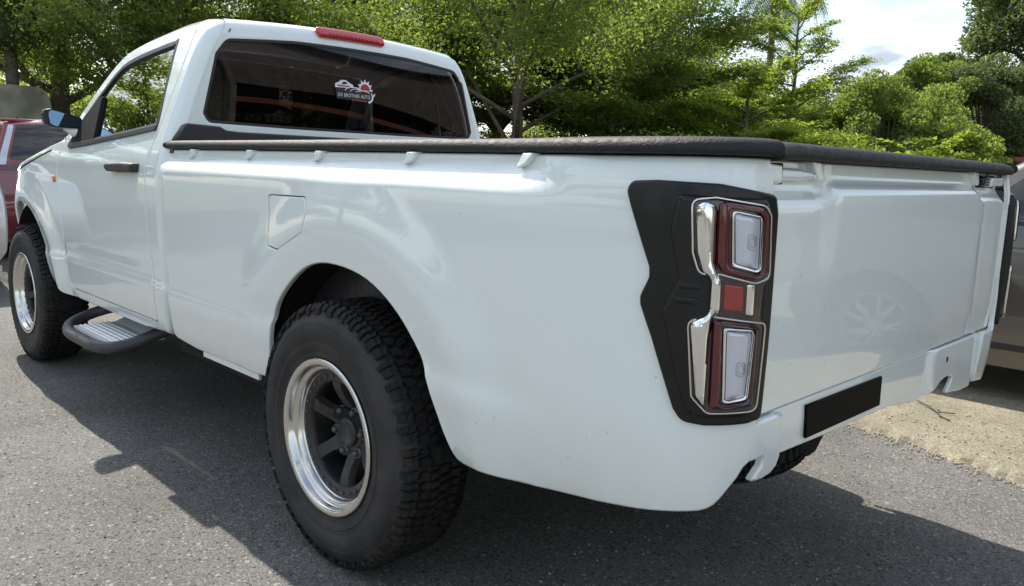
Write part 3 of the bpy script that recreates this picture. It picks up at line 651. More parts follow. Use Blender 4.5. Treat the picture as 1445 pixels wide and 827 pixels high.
# sticker on the rear window
zc = lambda z: tz(z)
stk = MB().patch(strip, rpoly([(tz(1.440),.098),(tz(1.498),.106),(tz(1.512),.06),(tz(1.495),-.0),(tz(1.50),-.035),(tz(1.48),-.085),(tz(1.437),-.078)], .006), h=.03, b=0, d=.0005, flange=0).build('sticker', M['stblk'], rw)
def flat(name, poly, m, d=.0012, holes=()):
    MB().patch(strip, [(tz(z), y) for y, z in poly], [[(tz(z), y) for y, z in hh] for hh in holes], h=.05, b=0, d=d, flange=0, inner=False).build(name, m, stk)
gy, gz = -.052, 1.487
gear = []
for k in range(12):
    a0 = math.pi*k/6
    for da, r_ in ((-.10, .033), (-.07, .041), (.07, .041), (.10, .033), (.26, .033)): gear.append((gy+r_*math.cos(a0+da), gz+r_*math.sin(a0+da)))
gear = [(y, max(z, gz-.004)) for y, z in gear]
gg = []
for p in gear:
    if not gg or math.hypot(p[0]-gg[-1][0], p[1]-gg[-1][1]) > 5e-4: gg.append(p)
flat('gear_emblem', gg, M['stick'])
flat('gear_disc', [(gy+.026*math.cos(a), gz-.002+.026*max(0, math.sin(a))) for a in np.linspace(0, math.pi, 14)], M['stred'], .0018)
flat('car_emblem', [(.106,1.487),(.104,1.503),(.088,1.508),(.074,1.517),(.050,1.518),(.030,1.508),(.012,1.502),(.010,1.492),(.04,1.489)], M['stick'])
flat('car_screen', [(.072,1.500),(.066,1.511),(.050,1.512),(.038,1.504)], M['stblk'], .0018)
flat('car_panel', [(.094,1.492),(.092,1.498),(.03,1.497),(.03,1.492)], M['stred'], .0018)
def ribbon(pts, w):
    l = offs(pts, w/2); r_ = offs(pts, -w/2); return l+r_[::-1]
flat('car_outline', ribbon(catmull([(.055,1.478),(.045,1.487),(.02,1.492),(-.01,1.491),(-.03,1.484),(-.062,1.480),(-.075,1.474)], 4), .0035), M['stick'], .0022)
flat('car_outline', ribbon(catmull([(.03,1.474),(.018,1.483),(0,1.487),(-.018,1.483),(-.03,1.479),(.0,1.477)], 4), .0025), M['stick'], .0022)
flat('spanner', ribbon(catmull([(-.092,1.468),(-.092,1.455),(-.085,1.442),(-.070,1.433)], 5), .009), M['stick'])
flat('spanner', [(-.084,1.477),(-.085,1.466),(-.093,1.459),(-.103,1.464),(-.106,1.475),(-.100,1.477),(-.098,1.468),(-.091,1.467),(-.089,1.477)], M['stick'], .0016)
flat('red_swoosh', ribbon(catmull([(.02,1.440),(-.03,1.439),(-.06,1.437)], 4), .005), M['stred'])
fc = bpy.data.curves.new('lettering', 'FONT'); fc.body = 'SIX BROTHER AUTO'; fc.size = .0225; fc.space_character = 1.05; fc.align_x = 'CENTER'; fc.align_y = 'CENTER'; fc.materials.append(M['stick'])
ft = bpy.data.objects.new('lettering_curve', fc); COL.objects.link(ft)
fm = bpy.data.meshes.new_from_object(ft.evaluated_get(bpy.context.evaluated_depsgraph_get())); bpy.data.objects.remove(ft)
fm.materials.clear(); fm.materials.append(M['stick'])
fo = bpy.data.objects.new('lettering', fm); COL.objects.link(fo); fo.parent = stk
pp = Vector(strip(tz(1.457), .008, .003)); fo.location = pp
fo.rotation_euler = Matrix(((0, 0, -1), (-1, 0, 0), (0, 1, 0))).to_euler(); fo.scale = (.80, 1, 1)
# ---- chassis
mb = MB()
for q in (.48, -.48): mb.box((-1.05, q-.04, .52), (3.6, q+.04, .62))
mb.box((-1.02,-.5,.56), (-.96,.5,.62))
mb.build('chassis_frame', M['under'], truck)
MB().tube([(0,-.68,.382),(0,.68,.382)], .045, 12).build('axle', M['under'], truck); MB().tube([(3.126,-.68,.382),(3.126,.68,.382)], .04, 12).build('axle', M['under'], truck)
MB().lathe([(.0,-.14),(.12,-.1),(.15,0),(.12,.1),(0,.14)], 20, 'X').build('differential', M['under'], truck, (0,.1,.38))
for q in (.52, -.52): MB().tube([(.75,q,.52),(.3,q,.44),(0,q,.42),(-.4,q,.46),(-.8,q,.55)], .03, 6).build('leaf_spring', M['under'], truck)
for wx in (0, 3.126):
    for q in (1, -1):
        mb = MB(); mb.lathe([(.02,.56*q),(.50,.56*q),(.505,.845*q)], 24, 'Y', a0=.12, a1=math.pi-.5)
        mb.build('wheel_liner', M['under'], truck, (wx if wx else -.03, 0, .385))
MB().box((.60,-.60,.42), (1.9,.55,.48)).build('fuel_tank', M['under'], truck)
MB().box((-.42,.50,.41), (1.18,.84,.452)).build('body_sill', M['under'], truck)
MB().box((1.28,.55,.40), (2.40,.70,.45)).build('cab_sill', M['under'], truck)
MB().box((.52,.835,.430), (.95,.85,.452)).build('sill_bracket', wp, truck)
br = MB().prism(rpoly([(.10,.50),(.07,.44),(-.02,.385),(-.07,.39),(-.13,.44),(-.13,.50)], .03), lambda p: (-.985, p[0], p[1]), lambda p: (-.945, p[0], p[1])).build('tow_bracket', M['under'], truck, bevel=.008)
# ---- side steps
for q in (1, -1):
    sx = MB().tube([(x, y*q, z) for x, y, z in catmull([(2.24,.66,.43),(2.36,.78,.38),(2.33,.90,.345),(2.17,.965,.333),(1.95,.970,.330),(1.80,.965,.330),(1.71,.93,.333),(1.67,.84,.352),(1.62,.70,.41)], 6)], .027, 12).build('side_step', M['stepf'], truck)
    mb = MB(); zs = []
    rows = []
    for k in range(41):
        y = .70+.25*k/40; z = .352+(.0045 if (k % 4 in (1, 2) and 12 < k < 34) else 0)-(.02 if k > 38 else 0)+(.02*(1-k/8) if k < 8 else 0)
        rows.append((y, z))
    vs = [(x, y*q, z) for x in (1.71, 2.20) for y, z in rows]+[(x, y*q, .34) for x in (1.71, 2.20) for y in (rows[0][0], rows[-1][0])]
    fs = [(i, i+1, 41+i+1, 41+i) for i in range(40)]+[(0, 41, 84, 82), (40, 83, 85, 81)]+[tuple(range(40, -1, -1))+(82, 83), tuple(range(41, 82))+(85, 84)]
    mb.add(vs, fs).build('tread_plate', M['step'], sx)
# ---- wheels (hub local, outer face +Y)
def wheel_parts():
    out = []
    ty = MB().lathe([(.205,-.115),(.222,-.128),(.27,-.136),(.31,-.135),(.35,-.124),(.366,-.108),(.371,-.09),(.371,.09),(.366,.108),(.350,.122),(.338,.128),(.336,.132),(.310,.136),(.282,.1375),(.280,.1355),(.272,.136),(.250,.133),(.248,.130),(.240,.129),(.232,.126),(.222,.120),(.205,.11)], 96)
    for rad, yy in ((.262, .1365), (.325, .1345)):
        ty.tube([(rad*math.cos(a), yy-.002, rad*math.sin(a)) for a in np.linspace(0, 2*math.pi, 97)], .0022, 4, cap=False)
    out.append(('tyre', ty.mesh('tyre', M['rubber']), None))
    tr = MB()
    def block(th, pts, r0, r1, rs=None):
        n = len(pts)
        vs = []
        for r_i in (0, 1):
            for a, y in pts:
                r_ = (r0 if r_i == 0 else r1)-(.6*max(0, abs(y)-.095) if True else 0)
                t = th+a/.385; k = 1 if r_i == 0 else .93
                vs.append((r_*math.cos(t), y, r_*math.sin(t)))
        tr.add(vs, [list(range(n, 2*n))]+[(i, (i+1) % n, n+(i+1) % n, n+i) for i in range(n)])
    RT = random.Random(9); pit = []; tot = 0
    while tot < 80: w_ = RT.choice((.8, 1., 1.25)); pit.append(w_); tot += w_
    acc = 0
    for i, pw in enumerate(pit):
        th = 2*math.pi*acc/tot; acc += pw; p = 2*math.pi*.385*pw/tot; J = lambda a=.006: RT.uniform(-a, a)
        for q in (1, -1):
            sh = 0 if q > 0 else p/2
            w = p*.36; e = .124 if i % 2 else .116
            block(th+sh/.385, [(-w, q*(.084+J())), (w*.8, q*(.092+J())), (w, q*e), (-w*.8, q*e)], .371, .3855)
            a = th+sh/.385; vs = []; lo_ = .352 if i % 2 else .364
            for (r_, y) in ((.382, .108), (.371, .120), (lo_, .1262), (lo_-.004, .118), (.37, .10)):
                for t in (-w*.85, w*.85): vs.append((r_*math.cos(a+t/.385), q*y, r_*math.sin(a+t/.385)))
            tr.add(vs, [(0, 1, 3, 2), (2, 3, 5, 4), (4, 5, 7, 6), (0, 2, 4, 6, 8), (1, 9, 7, 5, 3)])
            k = 1 if i % 2 else -1
            block(th+(p*.25+sh)/.385, [(-w*1.0, q*(.050+J())), (-w*.1, q*(.040+J())), (w*1.0, q*(.050+k*.008)), (w*.8, q*(.076+J())), (w*.1, q*.071), (-w*.8, q*(.078+J(.003)))], .3725, .386)
        k = 1 if i % 2 else -1
        block(th, [(-w*1.0, -.036+J()), (w*.2, -.030), (w*1.05, -.018*k-.012), (w*.6, .004+J(.003)), (-w*.7, -.004)], .3725, .386)
        block(th+p*.45/.385, [(-w*1.0, .008), (w*.4, .004), (w*1.05, .030+J()), (w*.1, .036), (-w*.7, .026+J())], .3725, .386)
    out.append(('tread', tr.mesh('tread', M['tread']), None))
    rim = MB().lathe([(.218,.118),(.226,.124),(.2275,.129),(.2255,.1335),(.221,.1345),(.214,.1335),(.2085,.131),(.206,.126),(.2045,.112),(.202,.106),(.197,.104),(.193,.102),(.190,.096),(.188,.085),(.186,.078),(.184,.0775)], 96)
    out.append(('rim', rim.mesh('rim', M['alloy']), None))
    dk = MB().lathe([(.187,.0785),(.182,.0795),(.158,.0785),(.154,.074),(.152,.05),(.150,-.09),(.20,-.115)], 72)
    dk.lathe([(.152,-.03),(0,-.03)], 40)
    out.append(('wheel_barrel', dk.mesh('wheel_barrel', M['wblack']), None))
    sp = MB()
    for k in range(6):
        a = math.pi/6+k*math.pi/3+.12
        ca, sa = math.cos(a), math.sin(a)
        def P(r_, t, y): return (r_*ca-t*sa, y, r_*sa+t*ca)
        st = [(.160,.030,.072,.05),(.13,.025,.066,.040),(.10,.024,.050,.024),(.078,.029,.034,.008),(.055,.032,.026,.0),(.03,.018,.024,.0)]
        vs = []; fs = []
        for r_, w, y1, y0 in st: vs += [P(r_,-w,y0),P(r_,-w*.72,y1),P(r_,w*.72,y1),P(r_,w,y0)]
        for i in range(len(st)-1):
            for j in range(3): fs.append((i*4+j, i*4+j+1, i*4+j+5, i*4+j+4))
        sp.add(vs, fs)
    sp.lathe([(.062,.01),(.060,.030),(.052,.033),(.0,.033)], 32)
    out.append(('spokes', sp.mesh('spokes', M['wblack']), None))
    hc = MB().lathe([(.044,.02),(.044,.040),(.041,.046),(.034,.049),(.030,.044),(.0,.044)], 32)
    out.append(('hub_cap', hc.mesh('hub_cap', M['wblack']), None))
    bo = MB()
    nut = MB().lathe([(.0155,.030),(.0155,.0478),(.011,.0482),(.010,.040)], 14); nut.lathe([(.0095,.03),(.0095,.058),(.006,.062),(0,.062)], 6)
    nm = nut.mesh('lug_nut', M['steel'])
    for k in range(6):
        a = k*math.pi/3+.12; out.append(('lug_nut', nm, (.068*math.cos(a), -.012, .068*math.sin(a))))
    rv = MB().lathe([(.0052,.0),(.0052,.005),(.003,.007),(0,.007)], 8); rm = rv.mesh('rim_bolt', M['steel'])
    for k in range(30):
        a = 2*math.pi*k/30; out.append(('rim_bolt', rm, (.170*math.cos(a), .079, .170*math.sin(a))))
    return out
WP = wheel_parts()
def put_wheel(x, y, z, rz=0, spin=0, parent=truck, name='wheel', rot=None):
    w = empty(name, (x, y, z), rz, parent)
    w.rotation_euler = rot or (0, spin, rz); w.scale = (1, .87, 1)
    for n_, me, lo in WP:
        o = bpy.data.objects.new(n_, me); COL.objects.link(o); o.parent = w
        if lo: o.location = lo
    return w
put_wheel(0, .806, .385, 0, .25); put_wheel(3.126, .806, .385, 0, .9)
put_wheel(0, -.806, .385, math.pi, .4); put_wheel(3.126, -.806, .385, math.pi, .1)
put_wheel(-.66, .20, .52, 0, 0, name='spare_wheel', rot=(-math.pi/2, 0, .3))
# ------------------------------------------------------------------ other cars
CARW = {}
def car_wheel_meshes():
    t = MB().lathe([(.20,-.09),(.235,-.10),(.285,-.097),(.305,-.085),(.312,-.06),(.312,.06),(.305,.085),(.285,.097),(.235,.10),(.20,.09)], 40)
    r_ = MB().lathe([(.203,.08),(.205,.096),(.198,.098),(.190,.088),(.185,.05),(.18,-.05)], 40)
    for k in range(5):
        a = 2*math.pi*k/5
        for o in (-.17, .17):
            c, s = math.cos(a+o*.6), math.sin(a+o*.6); c2, s2 = math.cos(a+o*1.6), math.sin(a+o*1.6)
            r_.tube([(.04*c, .075, .04*s), (.188*c2, .085, .188*s2)], [.022, .014], 6)
    r_.lathe([(.055,.05),(.055,.085),(.045,.092),(0,.092)], 20)
    d = MB().lathe([(.19,.0),(0,.0)], 24)
    return t.mesh('tyre', M['rubber']), r_.mesh('rim', M['crim']), d.mesh('brake_disc', M['under'])
CWM = car_wheel_meshes()
def small_car(name, label, cat, paint_m, prof, belt, glz, half, wheels, arch_r=.34, lamps=None, rearglass=None, windglass=None, loc=(0,0,0), rz=0, group=None, extra=None):
    """prof: closed-over outline (x, z) from front sill over the roof to rear sill; glz: side window polygons"""
    t = tag(empty(name, loc, rz), label, cat, group)
    L0 = max(p[0] for p in prof); L1 = min(p[0] for p in prof)
    Wp = pchip([(.15,half-.07),(.22,half-.04),(.40,half-.012),(.62,half),(.80,half-.008),(belt,half-.035),(belt+.25,half-.13),(belt+.5,half-.24),(belt+.7,half-.34)])
    cx = (L0+L1)/2; hl = (L0-L1)/2
    def cw(x, z, d=0.):
        u = abs((x-cx)/hl); w = Wp(z)-.17*max(0, u-.55)**2*4*half*.75
        for wx in wheels:
            r_ = math.hypot(x-wx, z-.31)
            if r_ < .46: w += .018*(1-sst(.36, .46, r_))
        return (x, w+d, z)
    P = catmull(prof, 5)
    out = [(x, z, .035) for x, z in P]
    bot = []
    for wx in sorted(wheels):
        bot += [(wx-arch_r, .20, .006)]+[(wx-arch_r*math.cos(a), .31+arch_r*math.sin(a), .006) for a in np.linspace(.1, math.pi-.1, 12)]+[(wx+arch_r, .20, .006)]
    outl = out+[(x, z, .006) for x, z, _ in bot]
    body = MB()
    for q in (1, -1): body.patch(cw, outl, h=.07, b=.006, flange=.02, side=q)
    # strip over the profile
    T = [0.]
    for a, b in zip(P, P[1:]): T.append(T[-1]+math.hypot(b[0]-a[0], b[1]-a[1]))
    fx = pchip(list(zip(T, [p[0] for p in P]))); fz = pchip(list(zip(T, [p[1] for p in P])))
    def st(tq, v, d=0.):
        x, z = fx(tq), fz(tq); e = .004; dx = fx(tq+e)-fx(tq-e); dz = fz(tq+e)-fz(tq-e); l = math.hypot(dx, dz) or 1
        w = cw(x, z)[1]-.034; c = max(0, 1-v*v); k = .045
        nx, nz = -dz/l, dx/l
        if nz < 0 and abs(nx) < .3: nx, nz = -nx, -nz
        # outward: profile runs front -> roof -> rear
        nx, nz = (dz/l, -dx/l)
        return (x+nx*(d+k*c), w*v, z+nz*(d+k*c))
    sg = 1
    mid = T[len(T)//2]
    if st(mid, 0, .1)[2] < st(mid, 0, 0)[2]: sg = -1
    st0 = st
    st2 = lambda tq, v, d=0.: st0(tq, v, d) if sg > 0 else (lambda x, z, dx, dz, l: (x-dz/l*(d+.045*max(0, 1-v*v)), (cw(x, z)[1]-.034)*v, z+dx/l*(d+.045*max(0, 1-v*v))))(fx(tq), fz(tq), fx(tq+.004)-fx(tq-.004), fz(tq+.004)-fz(tq-.004), math.hypot(fx(tq+.004)-fx(tq-.004), fz(tq+.004)-fz(tq-.004)) or 1)
    body.patch(st2, [(T[0], -1), (T[-1], -1), (T[-1], 1), (T[0], 1)], h=.09, b=0, flange=0)
    body.box((L1+.15, -half+.12, .19), (L0-.15, half-.12, .24))
    bo = body.build('body', paint_m, t)
    for poly, m, d, nm in glz:
        for q in (1, -1):
            MB().patch(cw, rpoly(poly, .03), h=.08, b=.004, d=d, flange=.008, side=q).build(nm, m, t)
    near = lambda pt_: min(range(len(P)), key=lambda i: (P[i][0]-pt_[0])**2+(P[i][1]-pt_[1])**2)
    for nm, a, b, v0, v1, m, d in (lamps or []):
        ta, tb = T[near(a)], T[near(b)]; ta, tb = min(ta, tb), max(ta, tb)
        for q in ((1, -1) if v0*v1 > 0 else (1,)):
            MB().patch(st2, rpoly([(ta, v0*q), (tb, v0*q), (tb, v1*q), (ta, v1*q)], .03), h=.07, b=.004, d=d, flange=.01).build(nm, m, t)
    for wx in wheels:
        for q in (1, -1):
            w = empty('wheel', (wx, q*(half-.105), .312), 0 if q > 0 else math.pi, t)
            for nm, me in zip(('tyre', 'rim', 'brake_disc'), CWM):
                o = bpy.data.objects.new(nm, me); COL.objects.link(o); o.parent = w
            MB().lathe([(.02, q*(half-.25)), (.335, q*(half-.25)), (.335, q*(half-.03))], 20, a0=0, a1=math.pi).build('wheel_liner', M['under'], t, (wx, 0, .31))
    return t, cw, st2
brown = paint('brown_grey_paint', (.105, .092, .08), (.13, .12, .105)); silver = paint('silver_paint', (.62, .63, .64)); maroon = paint('dark_red_paint', (.20, .012, .022), (.18, .05, .05))
silver.node_tree.nodes['Principled BSDF'].inputs['Metallic'].default_value = .55
brown.node_tree.nodes['Principled BSDF'].inputs['Metallic'].default_value = .5
hatch_ = [(1.36,.20),(1.42,.42),(1.38,.66),(1.22,.80),(.75,.93),(.42,.99),(.05,1.26),(-.38,1.455),(-.9,1.50),(-1.6,1.475),(-2.1,1.39),(-2.36,1.12),(-2.46,.86),(-2.52,.60),(-2.48,.38),(-2.42,.20)]
hatch = [(x if x > -.4 else -.4+(x+.4)*.80, z) for x, z in hatch_]
gfw = [(.24,.985),(-.02,1.215),(-.36,1.375),(-.72,1.40),(-.70,.965)]
grw = [(-.78,.965),(-.80,1.40),(-1.24,1.375),(-1.52,1.24),(-1.46,.995)]
def seams(cw, t, xs, half, handle_x, paint_h=None):
    for q in (1, -1):
        for pl in xs:
            MB().patch(cw, ribbon2(pl, .006), h=.06, b=0, d=.0012, flange=0, side=q, inner=False).build('door_seam', M['under'], t)
        for hx in handle_x:
            MB().patch(cw, rpoly([(hx,.80),(hx+.17,.80),(hx+.17,.83),(hx,.83)], .012), h=.04, b=.008, d=.025, flange=.02, side=q).build('door_handle', paint_h or M['black'], t)
def ribbon2(pts, w):
    l = offs(pts, w/2); r_ = offs(pts, -w/2); return l+r_[::-1]
brown_car, cwb, _ = small_car('parked_car', 'brown grey hatchback parked on the pale concrete behind the truck tailgate', 'car', brown, hatch, .955,
    [(gfw, M['gcar'], .003, 'window_glass'), (grw, M['gcar'], .003, 'window_glass'),
     ([(.30,.955),(.30,.978),(-.70,.962),(-1.50,.99),(-1.52,.968),(-.70,.942)], M['black'], .006, 'belt_moulding'),
     ([(.45,.30),(.45,.335),(-.92,.335),(-.92,.30)], M['black'], .004, 'sill_moulding')], .84, (.85, -1.48),
    lamps=[('windscreen', (.40,1.0), (-.30,1.43), -.93, .93, M['gcar'], .004), ('rear_window', (-1.79,1.36), (-1.95,1.14), -.88, .88, M['gcar'], .004),
           ('tail_light', (-2.00,1.02), (-2.06,.80), .74, .98, M['red'], .01), ('headlight', (1.30,.74), (1.12,.85), .55, .97, M['clear'], .01), ('number_plate', (-2.09,.66), (-2.08,.52), -.3, .3, M['plate'], .01)],
    loc=(-.79, -3.46, 0))
seams(cwb, brown_car, [[(.42,.97),(.40,.60),(.30,.28)], [(-.74,.95),(-.76,.28)], [(-1.40,.97),(-1.30,.75),(-1.22,.68)]], .84, (-.66, -1.32), brown)
mb = MB()
for q in (1, -1):
    MB().patch(cwb, rpoly([(.16,.985),(.03,1.09),(.10,1.10),(.22,1.0)], .02), h=.03, b=.03, d=.17, flange=.12, side=q).build('side_mirror', brown, brown_car)
# dark red hatchback ahead, seen from behind; tall clear lamps beside the tailgate glass
suv = [(1.5,.25),(1.56,.50),(1.48,.80),(1.25,.95),(.75,1.05),(.40,1.10),(.0,1.38),(-.42,1.50),(-1.0,1.52),(-1.7,1.505),(-1.98,1.475),(-2.07,1.30),(-2.14,1.08),(-2.17,.80),(-2.19,.50),(-2.12,.25)]
red_car, cwr, _ = small_car('parked_car', 'dark red hatchback seen from behind with tall clear tail lamps, at the far left', 'car', maroon, suv, 1.06,
    [([(.26,1.10),(.02,1.33),(-.38,1.46),(-.66,1.47),(-.66,1.08)], M['gcar'], .003, 'window_glass'), ([(-.74,1.08),(-.74,1.47),(-1.40,1.46),(-1.78,1.40),(-1.80,1.12)], M['gcar'], .003, 'window_glass')], .83, (.92, -1.58),
    lamps=[('windscreen', (.38,1.13), (-.36,1.53), -.92, .92, M['gcar'], .004), ('rear_window', (-2.0,1.43), (-2.125,1.10), -.86, .86, M['gcar'], .005),
           ('tail_light', (-1.995,1.45), (-2.14,1.05), .90, 1.0, M['clear'], .012), ('number_plate', (-2.17,.82), (-2.18,.68), -.32, .32, M['plate'], .008), ('tail_light', (-2.145,1.05), (-2.155,.98), .72, 1.0, M['red'], .012)],
    loc=(10.15, -.73, 0))
MB().tube([(10.15-10.15-1.86,-.1,1.54),(-2.02,-.1,1.55)], .012, 6).tube([(-1.95,.60,1.51),(-1.95,-.60,1.51)], .02, 6).build('roof_spoiler', maroon, red_car)
white_car, cww, _ = small_car('parked_car', 'silver white saloon whose rear corner shows at the left edge before the dark red hatchback', 'car', silver, 
    [(1.6,.22),(1.66,.45),(1.60,.68),(1.3,.80),(.7,.92),(.35,.98),(-.15,1.28),(-.55,1.42),(-1.1,1.45),(-1.55,1.38),(-2.05,1.10),(-2.3,1.02),(-2.62,.97),(-2.70,.88),(-2.74,.66),(-2.74,.46),(-2.66,.34)], .93,
    [([(.22,.97),(-.12,1.21),(-.5,1.33),(-.82,1.35),(-.80,.95)], M['gcar'], .003, 'window_glass'), ([(-.88,.95),(-.90,1.35),(-1.3,1.33),(-1.75,1.08),(-1.75,.98)], M['gcar'], .003, 'window_glass')], .86, (.95, -1.75),
    lamps=[('windscreen', (.33,1.0), (-.5,1.40), -.92, .92, M['gcar'], .004), ('rear_window', (-1.6,1.36), (-2.02,1.12), -.9, .9, M['gcar'], .004),
           ('number_plate', (-2.74,.64), (-2.74,.52), -.3, .3, M['plate'], .008)],
    loc=(8.5, 1.17, -.03))
# ------------------------------------------------------------------ setting
def ground_mat(name, c1, c2, speck, pit, sc, bump, big, many=.90):
    """aggregate bound in a matrix: fine grain, sparse pale stones, dark pits, large worn patches"""
    m = bpy.data.materials.new(name); m.use_nodes = True; n, l = nodes(m); p = n['Principled BSDF']; p.inputs['Roughness'].default_value = .88; p.inputs['Specular IOR Level'].default_value = .3
    t = n.new('ShaderNodeTexCoord')
    def vor(k): 
        v = n.new('ShaderNodeTexVoronoi'); v.inputs['Scale'].default_value = k; l.new(t.outputs['Object'], v.inputs['Vector']); h = n.new('ShaderNodeSeparateColor'); l.new(v.outputs['Color'], h.inputs[0]); return v, h
    def math_(op, a, b):
        q = n.new('ShaderNodeMath'); q.operation = op
        for i, x in enumerate((a, b)):
            if isinstance(x, (int, float)): q.inputs[i].default_value = x
            else: l.new(x, q.inputs[i])
        return q.outputs[0]
    def mixc(f, a, b, bt='MIX'):
        q = n.new('ShaderNodeMix'); q.data_type = 'RGBA'; q.blend_type = bt
        for i, x in ((0, f), (6, a), (7, b)):
            if isinstance(x, tuple): q.inputs[i].default_value = (*x, 1)
            elif isinstance(x, (int, float)): q.inputs[i].default_value = x
            else: l.new(x, q.inputs[i])
        return q.outputs[2]
    v, h = vor(sc); c = mixc(h.outputs[0], c1, c2)
    fn = n.new('ShaderNodeTexNoise'); fn.inputs['Scale'].default_value = sc*.9; fn.inputs['Detail'].default_value = 6; fn.inputs['Roughness'].default_value = .7; l.new(t.outputs['Object'], fn.inputs['Vector'])
    g = n.new('ShaderNodeMapRange'); g.inputs['From Min'].default_value = .3; g.inputs['From Max'].default_value = .7; g.inputs['To Min'].default_value = .62; g.inputs['To Max'].default_value = 1.35; l.new(fn.outputs['Fac'], g.inputs[0])
    c = mixc(1., c, g.outputs[0], 'MULTIPLY')
    hsum = None
    for k, col, th, rad in ((sc*.55, speck, many, .40), (sc*.30, speck, .955, .36), (sc*.42, pit, .90, .38)):
        v2, h2 = vor(k); f = math_('MULTIPLY', math_('GREATER_THAN', h2.outputs[1], th), math_('LESS_THAN', v2.outputs['Distance'], rad)); c = mixc(math_('MULTIPLY', f, .8), c, col)
        hsum = f if hsum is None else math_('ADD', hsum, math_('MULTIPLY', f, 1 if col is speck else -1.2))
    nb = n.new('ShaderNodeTexNoise'); nb.inputs['Scale'].default_value = big; nb.inputs['Detail'].default_value = 8; nb.inputs['Roughness'].default_value = .68; l.new(t.outputs['Object'], nb.inputs['Vector'])
    mr = n.new('ShaderNodeMapRange'); mr.inputs['From Min'].default_value = .3; mr.inputs['From Max'].default_value = .7; mr.inputs['To Min'].default_value = .74; mr.inputs['To Max'].default_value = 1.2; l.new(nb.outputs['Fac'], mr.inputs[0])
    c = mixc(1., c, mr.outputs[0], 'MULTIPLY'); l.new(c, p.inputs['Base Color'])
    b = n.new('ShaderNodeBump'); b.inputs['Strength'].default_value = bump; b.inputs['Distance'].default_value = .006
    l.new(math_('ADD', math_('SUBTRACT', fn.outputs['Fac'], math_('MULTIPLY', v.outputs['Distance'], .5)), math_('MULTIPLY', hsum, .6)), b.inputs['Height']); l.new(b.outputs[0], p.inputs['Normal'])
    return m
asph = ground_mat('worn_asphalt', (.095, .092, .085), (.215, .209, .196), (.36, .345, .31), (.03, .029, .028), 170, 1., 1.4, .91)
conc = ground_mat('weathered_concrete', (.20, .18, .13), (.27, .245, .18), (.36, .335, .26), (.12, .105, .075), 120, .9, 2.6, .85)
soil = mat('grassy_soil', (.05, .06, .025), .95, var=(3, (.10, .09, .04), .35, .7), bump=(20, .6, .05))
def sheet(name, pts, z, m):
    me = bpy.data.meshes.new(name); me.from_pydata([(x, y, z) for x, y in pts], [], [list(range(len(pts)))]); me.materials.append(m)
    o = bpy.data.objects.new(name, me); COL.objects.link(o); o['kind'] = 'structure'; return o
sheet('ground', [(-600,-600),(600,-600),(600,600),(-600,600)], -.012, soil)
sheet('asphalt_lot', [(-30,-5.2),(13.5,-6.5),(13.5,34),(-30,34)], 0, asph)
# concrete apron with a crumbling edge, beyond the tailgate
def edge_y(x): return -1.68-.318*(x+.45)
me_p = []; xs = np.arange(-7, 9, .035)
lo_ = [(x, edge_y(x)+.018*math.sin(x*9)+R.uniform(-.022, .022)+(.03 if R.random() < .05 else 0)) for x in xs]
ap = MB(); vs = []; fs = []
for x, y in lo_: vs += [(x, y, .0), (x, y-.03-R.random()*.02, .014+R.random()*.008), (x, y-.12, .024), (x, -30 if x < 8 else -30, .026)]
for i in range(len(lo_)-1):
    for j in range(3): fs.append((i*4+j, (i+1)*4+j, (i+1)*4+j+1, i*4+j+1))
ap.add(vs, fs)
tag(ap.build('concrete_apron', conc), kind='structure')
# loose chips along the edge and on the lot
gr = MB()
def chip(x, y, z, s):
    a = R.random()*6.3; pts = [(x+s*R.uniform(.6, 1)*math.cos(a+k*2*math.pi/5), y+s*R.uniform(.6, 1)*math.sin(a+k*2*math.pi/5)) for k in range(5)]
    gr.add([(p[0], p[1], z-.001) for p in pts]+[(x+(p[0]-x)*.6, y+(p[1]-y)*.6, z+s*.7) for p in pts], [(0+i, (i+1) % 5, 5+(i+1) % 5, 5+i) for i in range(5)]+[(5, 6, 7, 8, 9)])
for _ in range(1300):
    x = R.uniform(-2.2, 2); chip(x, edge_y(x)+abs(R.gauss(0, .07))-.02, .002, R.uniform(.002, .008))
for _ in range(350):
    x = R.uniform(-2.0, .8); chip(x, edge_y(x)-abs(R.gauss(0, .35))-.10, .025, R.uniform(.003, .009))
for _ in range(700): chip(R.uniform(-1.4, 4), R.uniform(1.0, 2.6), .001, R.uniform(.002, .006))
for _ in range(300):
    x = R.uniform(-1.6, -.2); chip(x, R.uniform(-1.6, .6), .001, R.uniform(.002, .006))
tag(gr.build('gravel', mat('stone_chips', (.40, .36, .27), .9, var=(40, (.24, .22, .17), .4, .6))), kind='stuff')
lf = MB()
for _ in range(150):
    on_ap = R.random() < .4; x = R.uniform(-1.6, 1) if on_ap else R.uniform(-1.2, 6); y = edge_y(x)-R.uniform(.0, .7) if on_ap else R.uniform(1.0, 4)
    a = R.random()*6.3; q = R.uniform(.006, .016); c_, s_ = math.cos(a)*q, math.sin(a)*q; z = .028 if on_ap else .002
    lf.add([(x-c_, y-s_, z), (x+s_*.4, y-c_*.4, z+.003), (x+c_, y+s_, z+.002), (x-s_*.4, y+c_*.4, z+.004)], [(0, 1, 2, 3)])
tag(lf.build('leaf_litter', mat('dry_leaves', (.10, .075, .04), .8, var=(30, (.03, .025, .018), .4, .6))), kind='stuff')
# fallen twig on the apron
tg = MB().tube([(-.78,-2.02,.032),(-.72,-2.06,.034),(-.69,-2.12,.033),(-.62,-2.2,.034),(-.55,-2.26,.033)], .0035, 5).tube([(-.69,-2.12,.033),(-.76,-2.16,.034)], .0025, 5).build('twig', mat('twig_bark', (.06, .05, .04), .9)); tag(tg, 'thin dark twig lying on the pale concrete', 'twig')
